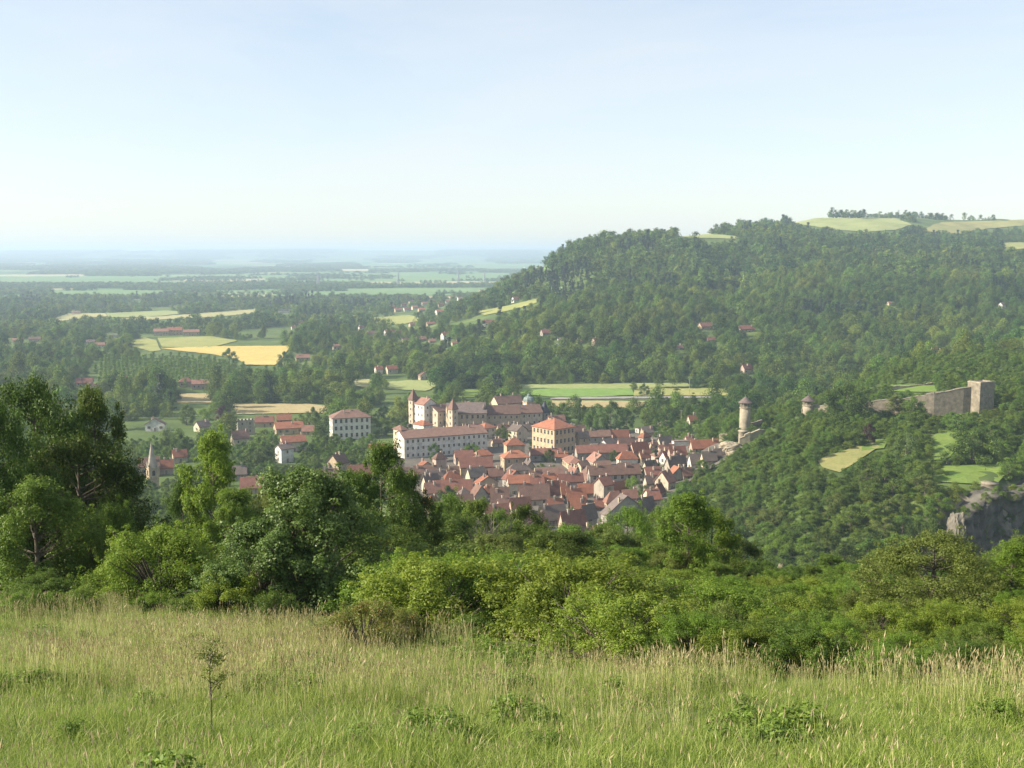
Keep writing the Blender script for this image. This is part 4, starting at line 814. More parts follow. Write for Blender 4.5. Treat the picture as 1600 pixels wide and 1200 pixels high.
def zone(px, y, spur=True):
    if spur:
        if y > 575: return 'on the rise behind the castle ramparts'
        if px < 1130: return 'on the lowest wooded flank beside the town edge'
        if px < 1230: return 'below the round watchtower' if y < 540 else 'around the round watchtower'
        if px < 1330: return 'on the wooded slope below the small arcaded tower' if y < 500 else 'beside the small arcaded tower'
        if px < 1450: return 'on the wooded slope below the long rampart'
        return 'around the hillside lawns under the square tower'
    return ''
XY = grid(338, 735, .52, lambda Y: 9.6 if Y < 560 else 10.5, 31, .11)
ok, P, px, b = filt(XY, 6.5, .35, lambda px, b, Y: ~SPUR(px, Y) | (px > 1660), False)
# keep clear the sight of the ramparts, towers, lawns, cliff
def near_seg(px, Y, p0, Y0, p1, Y1, tol): 
    t = np.clip((px-p0)/(p1-p0), 0, 1); return (px > min(p0, p1)-8) & (px < max(p0, p1)+8) & (Y < Y0+(Y1-Y0)*t+4) & (Y > Y0+(Y1-Y0)*t-tol)
bad = near_seg(px, P[:, 1], 1445, 520, 1560, 520, 28) | near_seg(px, P[:, 1], 1128, 545, 1240, 560, 26) | near_seg(px, P[:, 1], 1155, 560, 1180, 560, 22) | near_seg(px, P[:, 1], 1255, 556, 1285, 556, 34) | near_seg(px, P[:, 1], 1365, 522, 1392, 522, 18)
bad |= (px > 1490) & (P[:, 1] < 376+(px-1500)*.25) | (px > 1430) & (P[:, 1] < 352)
P = P[ok & ~bad]; px = px[ok & ~bad]; order = np.argsort(P[:, 1])
rg = np.random.default_rng(33)
nn = 0
for i in order:
    if nn > 112: break
    key = rg.choice(['M1', 'M2', 'M3', 'M4'], p=[.36, .27, .33, .04]); Hh = rg.uniform(6.5, 10.5)*(1.25 if key == 'M4' else 1)
    mat = 'conifer' if key == 'M4' else rg.choice(['mid', 'light', 'dark', 'olive', 'grey'], p=[.52, .14, .14, .14, .06])
    if P[i, 1] > 575: Hh = rg.uniform(6.5, 9); mat = rg.choice(['mid', 'light', 'olive'])
    marked(key, P[i], Hh, rg.uniform(9.5, 13), mat, zone(px[i], P[i, 1]), sink=.5); nn += 1
rest_ = order[nn:]; Pr = P[rest_]; n_ = len(Pr); s_ = .62+.3*rg.random(n_)
tag(scatter('ridge_woods', Pr-[0, 0, .4], np.stack([s_*1.1, s_*1.1, s_*.95], 1), np.stack([n_*[0.], n_*[0.], rg.random(n_)*6.28], 1), rg.integers(0, 3, n_), [proto_obj(PROTO[k][0]) for k in ('M1', 'M2', 'M3')]), 'woods on the ridge above and behind the square tower', kind='stuff')
print('spur trees', nn, len(order))
XYu = grid(336, 600, .55, lambda Y: 4.3, 37, .11); oku, Pu, pxu, bu = filt(XYu, 2.5, .5, lambda px, b, Y: ~SPUR(px, Y) | (px > 1490) & (Y < 378+(px-1500)*.25), False)
badu = near_seg(pxu, Pu[:, 1], 1128, 545, 1200, 545, 10) | near_seg(pxu, Pu[:, 1], 1445, 520, 1560, 520, 9); Pu = Pu[oku & ~badu]; nu = len(Pu); su = .22+.16*rg.random(nu)
tag(scatter('undergrowth', Pu-[0, 0, .2], np.stack([su*1.3, su*1.3, su], 1), np.stack([nu*[0.], nu*[0.], rg.random(nu)*6.28], 1), rg.integers(0, 3, nu), [proto_obj(PROTO[k][0]) for k in ('F1', 'F3', 'F5')]), 'bushy undergrowth between the trees of the castle spur', kind='stuff')
# named specimens on the spur
def spec(px, Y, top, wpx, key, mat, label, zoff=0):
    g = at_depth(px, Y); k = ppm(g); b = float(project(*g)[1]); H = max(1.2, (b-top)/k); return marked(key, g, H, wpx/k, mat, '', label, sink=.15)
spec(1180, 551, 662, 30, 'M2', 'mid', 'green tree at the right foot of the round watchtower')
spec(1158, 552, 667, 28, 'M1', 'mid', 'small green tree at the left foot of the round watchtower')
spec(1330, 515, 598, 85, 'M3', 'dark', 'broad dark cedar standing before the rampart, tallest on the castle spur')
spec(1420, 505, 660, 22, 'M2', 'purple', 'small purple leaved tree on the lawn below the rampart')
spec(1365, 470, 660, 24, 'M1', 'purple', 'rounded copper beech beside the white garden wall')
spec(1552, 418, 741, 9, 'C1', 'conifer', 'slim dark cypress standing alone on the green lawn')
spec(1505, 452, 640, 60, 'M4', 'grey', 'tall blue green cedar between the lawns and the square tower')
spec(1424, 432, 672, 46, 'M1', 'grey', 'silvery green tree with a mottled crown above the lower lawn')
spec(1404, 520, 615, 40, 'M2', 'olive', 'olive brown tree growing against the foot of the rampart')
spec(1432, 512, 618, 44, 'M1', 'mid', 'round green tree hiding the middle of the rampart')
spec(1470, 392, 775, 52, 'M2', 'dark', 'nearly black tall tree at the head of the cliff')
spec(1580, 500, 655, 70, 'M1', 'mid', 'wide green tree at the right edge under the square tower')
spec(1530, 430, 668, 90, 'M3', 'dark', 'dark spreading tree behind the bright green lawn')
spec(1560, 448, 660, 80, 'M1', 'mid', 'leafy round tree behind the green lawn, right of the cedar')
for q_, (a_, Y_, t_, w_) in enumerate([(1446, 356, 812, 46), (1470, 350, 800, 44), (1518, 350, 838, 46), (1556, 352, 862, 46), (1600, 356, 868, 50), (1640, 360, 860, 54), (1502, 386, 770, 30), (1530, 394, 764, 26), (1588, 408, 750, 34), (1622, 416, 744, 36)]):
    spec(a_, Y_, t_, w_, 'M1' if q_ % 2 else 'M3', 'dark', ('dark tree in the gorge at the foot of the cliff' if q_ < 6 else 'bushy tree on the rim of the cliff')+', %s from left' % ['first', 'second', 'third', 'fourth', 'fifth', 'sixth', 'first', 'second', 'third', 'fourth'][q_])
# plain and town: hand placed
TT = [ # px, base row, top row, width, key, material, label
 (1024,742,690,17,'M4','conifer','tall dark conifer rising among the eastern roofs'), (680,722,690,26,'M1','dark','round dark tree before the long white building'), (738,712,692,30,'M3','light','light green tree under the windows of the long white building'),
 (990,775,742,36,'M3','light','bright rounded plane tree before the town hall, right one'), (952,765,745,28,'M3','light','pollarded light tree before the town hall, left one'), (785,694,662,22,'M2','dark','dark upright tree below the castle, beside the square villa'),
 (795,668,634,24,'M1','dark','dark tree beside the castle wing with red roof'), (880,662,628,34,'M1','mid','round leafy tree right of the slate turret'), (905,672,620,24,'M2','dark','tall dark poplar like tree behind the granary'),
 (955,678,624,44,'M1','dark','broad dark tree beyond the red roofs, largest of that group'), (978,674,636,30,'M2','dark','second dark tree beyond the red roofs'), (925,680,640,30,'M3','mid','low spreading tree behind the eastern roofs'),
 (1056,648,602,36,'M4','conifer','large pointed conifer beyond the town, nearest the field'), (1083,640,610,16,'M4','conifer','narrow conifer right of the large pointed one'), (1006,618,598,20,'M1','dark','lone round tree on the far edge of the green field'),
 (358,572,543,28,'M1','mid','round tree standing inside the yellow crop field'), (445,576,548,24,'M1','dark','dark tree at the right corner of the yellow field'), (425,703,672,24,'M1','mid','round tree between the cream house and the orange roofed one'),
 (405,718,680,40,'M1','mid','leafy tree below the stone keep'), (412,735,700,50,'M3','dark','dark clump of a tree under the white walled house'), (350,668,632,34,'M1','purple','dark purple copper beech near the chalets'), (292,664,630,30,'M2','mid','green rounded tree between the two chalets'),
 (283,714,676,36,'M1','dark','round dark tree under the white chalet'), (490,676,634,28,'M1','mid','leafy tree left of the tall white mansion'), (470,672,645,24,'M2','light','light tree beside the tan field'), (600,655,632,28,'M3','grey','pale willow like tree right of the white mansion'),
 (596,682,650,34,'M1','mid','green tree just right of the white mansion'), (636,690,656,26,'M1','dark','tree at the foot of the square castle tower'), (548,700,682,20,'M1','dark','small tree before the mansion front'), (512,705,678,26,'M1','dark','tree before the left corner of the white mansion'),
 (480,720,688,34,'M3','dark','dark bushy tree between the mansion and the orange roof'), (865,745,725,26,'M3','mid','garden tree below the granary'), (845,744,722,20,'M1','mid','small tree in the walled court below the granary'), (858,724,700,22,'M1','dark','dark tree at the granary foot'),
 (700,805,756,40,'M1','dark','round tree just over the near tree tops at the town front'), (893,812,790,22,'M3','light','small light tree in a yard between orange roofs'), (640,640,612,24,'M2','mid','tree behind the square castle tower'),
 (724,652,618,22,'M2','mid','tree beyond the castle hall, left'), (762,640,614,24,'M2','light','row tree beyond the castle hall, middle'), (780,636,612,24,'M2','light','row tree beyond the castle hall, right'), (745,645,616,26,'M2','mid','row tree beyond the castle hall, darker'),
 (1110,690,650,34,'M1','mid','leafy tree above the eastern roofs'), (1140,684,648,30,'M3','mid','tree left of the round watchtower'), (1095,664,634,26,'M2','mid','tree behind the small orange roofed house'), (1030,672,650,22,'M3','mid','garden tree near the flat roofed shed'),
 (1098,740,716,26,'M1','light','light tree at the edge of town beside white gables'), (1066,790,752,44,'M3','mid','spreading tree where the woods meet the last houses'), (1045,812,774,40,'M1','mid','tree hanging over the lowest town roofs'),
 (615,676,650,26,'M2','dark','dark tree left of the castle tower'), (800,690,668,24,'M1','mid','round tree between the castle and the granary'), (735,668,650,20,'M1','mid','small tree before the castle hall windows'), (835,704,684,22,'M2','dark','dark tree at the back corner of the granary'), (918,668,636,30,'M1','mid','round tree beyond the granary roofs'), (1042,668,636,30,'M2','dark','tall tree at the right end of the dark row'), (660,700,676,16,'M2','mid','slim tree by the villa left of the long building'), (960,722,702,18,'M1','dark','garden tree among the eastern roofs'), (935,742,722,18,'M1','mid','small courtyard tree behind the town hall'),
 (1000,748,726,20,'M1','dark','small dark tree beside the town hall gable'),
]
for px_, by, top, w, key, mat, lab in TT:
    g = ground(px_, by, 300); k = ppm(g); marked(key, g, (by-top)/k, w/k, mat, '', lab, sink=.2)
# the left quarter's greenery: nearest ones as trees
vis = project(LEFTP[:, 0], LEFTP[:, 1], LEFTP[:, 2])
idx = [i for i in range(len(LEFTP)) if vis[0][i] > 205 and vis[0][i] < 620 and vis[1][i] < 770][:50]
rest = np.array([i for i in range(len(LEFTP)) if i not in set(idx)])
for i in idx:
    marked(rg.choice(['M1', 'M2', 'M3']), LEFTP[i], 9*LEFTS[i], rg.uniform(6, 10), rg.choice(['mid', 'dark', 'olive', 'light'], p=[.4, .35, .15, .1]), 'among the houses of the left quarter' if vis[0][i] < 470 else 'around the tall white mansion')
P = LEFTP[rest]; n = len(P); s = LEFTS[rest]
tag(scatter('valley_woods', P, np.stack([s, s, s], 1), np.stack([n*[0.], n*[0.], rg.random(n)*6.28], 1), rg.integers(0, 3, n), [proto_obj(PROTO[k][0]) for k in ('M1', 'M2', 'M3')]), 'woods on the valley floor left and right of the town', kind='stuff')
print('left', len(idx), n)
# poplar plantation in rows
pm, pt, ph, pw = PROTO['P1']; cnt = 0
g0 = ground(-40, 570); 
for rI in range(13):
    for c in range(60):
        x = -520+c*8.6+rI*3.5; y = 928+rI*18+random.uniform(-.8, .8)+.06*(x+520)*.3; z = float(terrain(x, y)); ppx, pb = project(x, y, z)
        if 150 < ppx < 532 and inpoly(ppx, pb, [(140,616),(140,566),(200,563),(330,562),(470,573),(540,579),(540,616),(420,618),(270,616)]) and not any(inpoly(ppx, project(x, y, z+q)[1], FIELDS[0][2]) for q in (4, 9)) and cnt < 290:
            x += random.uniform(-1, 1)+(rI % 3)*2.8; z = float(terrain(x, y)); q_ = random.uniform(.62, .8); o = link('poplar', pm, None, (x, y, z-1.5), random.uniform(0, 6), (q_*1.75, q_*1.75, q_)); tag(o, 'light green poplar in the straight rows of the plantation', 'poplar', 'poplars planted in rows'); cnt += 1
print('poplars', cnt)

# ---------------------------------------------------------------- ramparts, towers, cliff
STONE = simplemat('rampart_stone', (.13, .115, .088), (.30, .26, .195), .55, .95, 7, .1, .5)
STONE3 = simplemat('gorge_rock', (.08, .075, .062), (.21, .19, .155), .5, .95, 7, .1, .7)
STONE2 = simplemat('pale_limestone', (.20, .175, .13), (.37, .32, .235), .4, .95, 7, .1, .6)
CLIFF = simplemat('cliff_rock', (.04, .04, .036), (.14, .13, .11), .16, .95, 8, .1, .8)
def wall_run(name, label, pts, thick, mat, cat='wall', merlon=False, foot=4):
    """pts = (px, Y, top row): a wall with its own thickness standing on the land"""
    W3 = []
    for px, Y, top in pts:
        g = at_depth(px, Y); k = ppm(g); b = project(*g)[1]; W3.append((g.x, g.y, g.z, max(.8, (float(b)-top)/k) if top > 0 else -top))
    bm = MB(); n = len(W3); ring = []
    for i, (x, y, z, h) in enumerate(W3):
        a = W3[max(0, i-1)]; c = W3[min(n-1, i+1)]; d = Vector((c[0]-a[0], c[1]-a[1])).normalized(); nn = Vector((-d.y, d.x))*thick/2
        ring.append([(x-nn.x, y-nn.y, z-foot), (x+nn.x, y+nn.y, z-foot), (x+nn.x, y+nn.y, z+h), (x-nn.x, y-nn.y, z+h)])
    V = [p for r in ring for p in r]; Fs = [(0, 1, 2, 3), tuple(4*(n-1)+q for q in (3, 2, 1, 0))]
    for i in range(n-1): Fs += [(4*i+q, 4*i+(q+1) % 4, 4*i+4+(q+1) % 4, 4*i+4+q) for q in range(4)]
    bm.poly(V, Fs); o = empty(name, (W3[0][0], W3[0][1], W3[0][2])); me = bm.mesh('wall', [mat]); me.transform(Matrix.Translation((-W3[0][0], -W3[0][1], -W3[0][2])))
    link('masonry', me, o)
    cp = MB()
    for i in range(n-1):
        x, y, z, h = W3[i]; x2, y2, z2, h2 = W3[i+1]; L_ = math.hypot(x2-x, y2-y); m = max(1, int(L_/2.4)); d = Vector((x2-x, y2-y))/L_; nn = Vector((-d.y, d.x))*(thick/2+.08)
        for q in range(m):
            if merlon and q % 2: continue
            t0, t1 = q/m, (q+1)/m-.002; hh = .7 if merlon else random.choice([.15, .25, .4, .8])*random.uniform(.7, 1.2)
            A = Vector((x+(x2-x)*t0, y+(y2-y)*t0, z+h+((z2+h2)-(z+h))*t0)); B = Vector((x+(x2-x)*t1, y+(y2-y)*t1, z+h+((z2+h2)-(z+h))*t1)); N3 = Vector((nn.x, nn.y, 0)); u = Vector((0, 0, hh)); e = Vector((0, 0, -.05))
            cp.poly([A-N3+e, A+N3+e, B+N3+e, B-N3+e, A-N3+u, A+N3+u, B+N3+u, B-N3+u], [(0, 1, 2, 3), (7, 6, 5, 4), (0, 4, 5, 1), (1, 5, 6, 2), (2, 6, 7, 3), (3, 7, 4, 0)])
    me = cp.mesh('coping', [mat]); me.transform(Matrix.Translation((-W3[0][0], -W3[0][1], -W3[0][2]))); link('coping', me, o)
    return tag(o, label, cat)
wall_run('rampart', 'long weathered castle rampart climbing to the square tower', [(1345,530,640), (1363,527,628), (1390,525,624), (1411,523,624), (1441,520,619), (1465,518,615), (1480,518,612), (1495,518,609), (1510,518,606), (1524,519,604)], 1.6, STONE, foot=6)
wall_run('garden_wall', 'low pale wall running left from the foot of the watchtower', [(1128,566,-3), (1146,563,-3.4), (1163,561,-3.6)], .8, STONE2)
wall_run('curtain_wall', 'short wall joining the watchtower to the trees on its right', [(1174,563,-4.5), (1195,565,-4)], 1., STONE)
wall_run('battlement', 'notched wall stub right of the small arcaded tower', [(1257,556,641), (1275,555,634), (1300,552,632)], 1., STONE2, merlon=True)
wall_run('retaining_wall', 'sunlit pale retaining wall above the wooded flank', [(1160,541,-3.6), (1176,541,-4), (1192,543,-3.8), (1198,545,-2.6)], 1.2, STONE2, foot=7)
wall_run('terrace_wall', 'low terrace wall in the orchard behind the rampart', [(1388,600,605), (1425,602,603), (1466,604,604)], .7, STONE2)
wall_run('lawn_wall', 'low rubble wall along the far side of the bright lawn', [(1490,432,726), (1520,434,726), (1555,436,728)], .7, STONE2, foot=2)
wall_run('ruined_wall', 'broken cream wall corner jutting from the wooded slope', [(1397,384,790), (1399,380,789), (1412,383,792), (1426,386,794)], .9, STONE2, foot=6)
wall_run('cliff_top_wall', 'pale parapet wall on the rim of the cliff', [(1498,390,786), (1515,388,787), (1530,387,791)], .8, STONE2, foot=5)
g = at_depth(1538.5, 519); k = ppm(g); b_ = float(project(*g)[1]); hh = (b_-597)/k
o = empty('square_tower', g, R(90-62)); bm = MB(); bm.box(-5.0, 5.0, -3.6, 3.6, -6, hh); link('masonry', bm.mesh('masonry', [STONE]), o)
bm = MB(); bm.box(-5.1, 5.1, -3.7, -3.2, hh+.002, hh+.7); bm.box(-5.1, 5.1, 3.2, 3.7, hh+.002, hh+.5); bm.box(-5.1, -4.6, -3.19, 3.19, hh+.002, hh+.8); bm.box(4.6, 5.1, -3.19, 3.19, hh+.002, hh+.55); link('parapet', bm.mesh('parapet', [STONE2]), o)
for q in (-2, 2.2): link('arrow_slit', WIN['q'], o, (q, -3.605, hh*.55))
tag(o, 'massive square stone tower at the top end of the rampart', 'tower')
def arcaded(px, Y, top, shaft_top, wpx, base, label):
    g = at_depth(px, Y); k = ppm(g); b0 = float(project(*g)[1]); r = wpx/2/k; zt = lambda row: (b0-row)/k; hs = zt(shaft_top); hc = zt(top); ha = hs+(hc-hs)*.48
    o = empty('watchtower', g); bm = MB(); bm.lathe([(r*1.12, -5), (r*1.06, 0), (r, hs*.5), (r*.97, hs)], 24); link('shaft', bm.mesh('shaft', [STONE2], True), o)
    bm = MB(); bm.lathe([(r*1.08, hs+.002), (r*1.08, hs+.35)], 24); bm.lathe([(r*1.08, ha-.3), (r*1.1, ha)], 24); link('cornice', bm.mesh('cornice', [STONE2]), o)
    bm = MB(); bm.lathe([(r*.55, hs+.3), (r*.55, ha-.25)], 12); link('core', bm.mesh('core', [STONE]), o)
    for i in range(9):
        a = i*2*math.pi/9; bm = MB(); bm.lathe([(.26, 0), (.2, .2), (.2, ha-hs-.8), (.3, ha-hs-.62)], 8); link('column', bm.mesh('column', [STONE2]), o, (r*.88*math.cos(a), r*.88*math.sin(a), hs+.34))
    bm = MB(); bm.lathe([(r*1.3, ha+.002), (r*.6, ha+(hc-ha)*.55), (.08, hc)], 20); link('roof', bm.mesh('roof', [RM['dark']]), o)
    bm = MB(); bm.lathe([(.06, hc-.1), (.05, hc+1.1)], 6); link('finial', bm.mesh('finial', [METAL]), o)
    return tag(o, label, 'tower')
arcaded(1168, 560, 619, 637, 17, 668, 'tall round watchtower with an open arcade under its cone roof')
arcaded(1267, 556, 617, 634, 17, 645, 'short round arcaded tower peeping over trees left of the rampart')
# rock outcrops
def rock(name, label, px, Y, top, wpx, dm, mat, seed, foot=4, flat=.5, cat='rock'):
    g = at_depth(px, Y); k = ppm(g); b0 = float(project(*g)[1]); w = wpx/k/2; h = (b0-top)/k
    bm = bmesh.new(); bmesh.ops.create_icosphere(bm, subdivisions=5, radius=1); c = np.array([v.co for v in bm.verts])
    c = np.sign(c)*np.abs(c)**flat; c /= 1.0; n1 = fbm(c[:, 0]*2+seed, c[:, 2]*2+c[:, 1]*1.7, seed, 4); n2 = fbm(c[:, 0]*9+seed, c[:, 2]*5+c[:, 1]*8, seed+9, 3)
    s = 1+.16*n1+.05*n2; c = c*s[:, None]
    for v, p in zip(bm.verts, c): v.co = (p[0]*w, p[1]*dm/2, (p[2]*.5+.5)*(h+foot)-foot)
    me = bpy.data.meshes.new(name); bm.to_mesh(me); bm.free(); me.materials.append(mat); return tag(link(name, me, None, g), label, cat)
rock('rock_outcrop', 'pale weathered rock outcrop at the right end of the town', 1148, 538, 691, 34, 10, STONE2, 3, flat=.6)
rock('rock_outcrop', 'lower tan rock below the pale outcrop beside the roofs', 1158, 530, 706, 30, 8, STONE2, 5, flat=.6)
g = at_depth(1166, 545); lathe_thing('bastion', 'small round stone bastion beside the rock outcrop', 'bastion', g, [('masonry', [(2.6, -8), (2.4, 2), (2.4, 5.2), (2.6, 5.3), (2.6, 5.9)], 18, STONE2)])
g = at_depth(1560, 396); lathe_thing('bastion', 'squat round bastion on the cliff rim at the right edge', 'bastion', g, [('masonry', [(3.4, -10), (3.1, 0), (3.0, 1.2), (3.1, 1.3), (3.1, 1.7)], 20, STONE)])
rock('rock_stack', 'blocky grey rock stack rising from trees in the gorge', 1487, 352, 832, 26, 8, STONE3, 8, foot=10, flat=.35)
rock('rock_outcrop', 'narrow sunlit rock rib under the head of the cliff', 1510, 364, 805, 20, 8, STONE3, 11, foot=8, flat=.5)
rock('boulder', 'small pale boulder showing between trees in the valley', 1230, 318, 882, 9, 4, STONE, 14, foot=2, flat=.7)
# cliff face: a thick slab of rock following the edge of the spur
def cliff():
    nx, nz = 150, 70; PX = np.linspace(1518, 1900, nx); T = np.linspace(0, 1, nz); V = np.zeros((nz, nx, 3))
    for j, px in enumerate(PX):
        Y = 367+(px-1500)*.245-1.5*math.sin((px-1500)/17); g = at_depth(px, Y+13); z1 = g.z+.5; z0 = -2.
        for i, t in enumerate(T):
            z = z1+(z0-z1)*t; d = 3.0*t+3.4*float(fbm(px/30, z/12, 61, 3))+2.2*abs(float(vnoise(px/7., z/30, 66)))+1.1*abs(float(vnoise(px/2.6, z/5, 67)))+.9*(1 if (z/4.5+vnoise(px/20, 0, 3)) % 1 > .5 else 0); Yv = Y-d; V[i, j] = ((px-800)/F*Y, Yv, z)
    Bk = V[:, :].copy(); Bk[:, :, 1] = V[:, :, 1]*0+np.array([367+(p-1500)*.245+11 for p in PX])[None]
    i = np.arange(nz-1)[:, None]; j = np.arange(nx-1)[None]; q = np.stack([i*nx+j, (i+1)*nx+j, (i+1)*nx+j+1, i*nx+j+1], -1).reshape(-1, 4); N_ = nz*nx
    j1 = np.arange(nx-1); top = np.stack([j1, j1+1, N_+j1+1, N_+j1], 1); b1 = (nz-1)*nx+j1; bot = np.stack([b1, N_+b1, N_+b1+1, b1+1], 1); i1 = np.arange(nz-1)*nx
    le = np.stack([i1, N_+i1, N_+i1+nx, i1+nx], 1); ri = np.stack([i1+nx-1, i1+2*nx-1, N_+i1+2*nx-1, N_+i1+nx-1], 1)
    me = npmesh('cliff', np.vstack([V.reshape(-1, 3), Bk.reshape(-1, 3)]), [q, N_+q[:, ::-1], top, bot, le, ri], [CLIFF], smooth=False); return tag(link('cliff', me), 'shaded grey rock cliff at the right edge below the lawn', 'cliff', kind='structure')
cliff()
rgc = random.Random(8)
for i in range(16):
    px = 1524+i*8+rgc.uniform(-3, 3); Yc = 367+(px-1500)*.245-rgc.uniform(2.5, 4.5); zt = float(at_depth(px, Yc+18).z); zc = rgc.uniform(6, zt-2) if i % 2 else zt-rgc.uniform(0, 2.5)
    plant('M3', ((px-800)/F*Yc, Yc, zc), rgc.uniform(2.4, 4), rgc.uniform(3.5, 6), rgc.choice(['mid', 'dark', 'olive']), 'shrub', 'green bush clinging to the shaded cliff', 'shrub', 'bushes clinging to the cliff', crown='foliage', trunk='stems')
# ---------------------------------------------------------------- poles and pylons
def pole(px, by, top, label):
    g = ground(px, by, 300); k = ppm(g); h = (by-top)/k; o = empty('utility_pole', g); b = MB(); b.lathe([(.2, -1), (.14, h)], 8); link('post', b.mesh('post', [STONE2]), o); b = MB(); b.box(-1, 1, -.08, .08, h-.6, h-.4); link('crossarm', b.mesh('crossarm', [METAL]), o); tag(o, label, 'pole')
pole(1077, 616, 592, 'pale utility pole at the right end of the green field'); pole(1064, 668, 640, 'utility pole beside the small orange roofed house'); pole(993, 632, 618, 'short pole by the road below the green field')
PY = {}
def pylon(px, by, top, ymin, label, g=None):
    g = g or ground(px, by, ymin); k = ppm(g); h = (by-top)/k if not isinstance(top, tuple) else top[0]; o = empty('pylon', g, R(20)); b = MB(); t = h*.012; bw = h*.11
    for sx in (-1, 1):
        for sy in (-1, 1): b.tube([(sx*bw, sy*bw, -1), (sx*bw*.3, sy*bw*.3, h*.6), (sx*.3, sy*.3, h)], [t, t, t*.6], 4)
    for q in range(6):
        z0, z1 = h*q/8, h*(q+1)/8; w0, w1 = bw*(1-.7*z0/(h*.6)) if z0 < h*.6 else bw*.25, bw*(1-.7*z1/(h*.6)) if z1 < h*.6 else bw*.25
        for s in (-1, 1): b.tube([(s*w0, -w0, z0), (-s*w1, -w1, z1)], [t*.6]*2, 4); b.tube([(s*w0, w0, z0), (-s*w1, w1, z1)], [t*.6]*2, 4)
    link('tower', b.mesh('tower', [METAL]), o)
    for z, w in ((.66, .22), (.8, .17), (.92, .12)): b = MB(); b.tube([(-w*h, 0, h*z), (0, 0, h*z+h*.02), (w*h, 0, h*z)], [t*.4, t, t*.4], 4); link('crossarm', b.mesh('crossarm', [METAL]), o)
    tag(o, label, 'pylon')
pylon(497, 449, 424, 2000, 'tall lattice pylon standing in the far flat fields, leftmost and darkest'); pylon(622, 448, 422, 2000, 'faint lattice pylon over the white warehouses'); pylon(716, 446, 422, 2000, 'faint lattice pylon near the foot of the hill, third across'); pylon(757, 445, 424, 2000, 'faint lattice pylon closest to the hill nose')
pylon(1397, 342, (46,), 2400, 'hazy pylon top showing over the hilltop fields', g=at_depth(1397, 3150))

# ---------------------------------------------------------------- near trees and shrubs
tree_proto('N1', 41, 8, 4.2, .3, 260, 64000, .12, 'round', .58, 'mid', .2, nl=60, aspect=.5, vmix=.2)
tree_proto('N2', 42, 8, 3.2, .2, 230, 50000, .12, 'oval', .5, 'mid', .17, nl=60, aspect=.5)
tree_proto('N3', 43, 3.8, 3.4, 0, 300, 60000, .085, 'dome', .4, 'mid', .06, nl=70, aspect=.55, base='shrub')
tree_proto('N4', 44, 7, 2.3, .2, 220, 30000, .13, 'oval', .36, 'light', .11, nl=50, aspect=.36, inner=.3)       # airy ash with drooping leaflets
tree_proto('N5', 45, 5.5, 3.2, .1, 240, 44000, .10, 'dome', .42, 'grey', .07, nl=60, aspect=.62, base='shrub', inner=.35)   # whitebeam
tree_proto('S1', 46, 1.7, 1.6, 0, 220, 34000, .05, 'dome', .19, 'yellow', .022, nl=60, aspect=.5, base='shrub', inner=.3)
tree_proto('S2', 47, 2.0, 1.4, 0, 200, 30000, .05, 'oval', .19, 'yellow', .022, nl=60, aspect=.5, base='shrub', inner=.3)
tree_proto('S3', 48, 1.4, 1.7, 0, 260, 34000, .046, 'dome', .17, 'olive', .02, nl=60, aspect=.5, base='shrub', inner=.35)
tree_proto('S4', 49, 1.5, 1.1, 0, 90, 9000, .05, 'dome', .22, 'tips', .016, nl=80, aspect=.5, base='shrub', inner=.2)
def near(px, Y, top, wpx, key, mat, label, name='deciduous_tree', cat='tree', group=None, rz=None):
    Y = float(np.interp(Y, [12, 16, 20, 25, 33, 42, 60, 80, 120], [19.2, 25.5, 31.5, 39, 47, 55, 69, 87, 120]))
    g = at_depth(px, Y); k = ppm(g); b = float(project(*g)[1]); H = max(.5, (b-top)/k)*(1.1 if cat == 'tree' else 1.04)
    return plant(key, g, H, wpx/k, mat, name, label, cat, group, rz, crown='foliage' if cat == 'shrub' else 'crown', trunk='stems' if cat == 'shrub' else 'trunk')
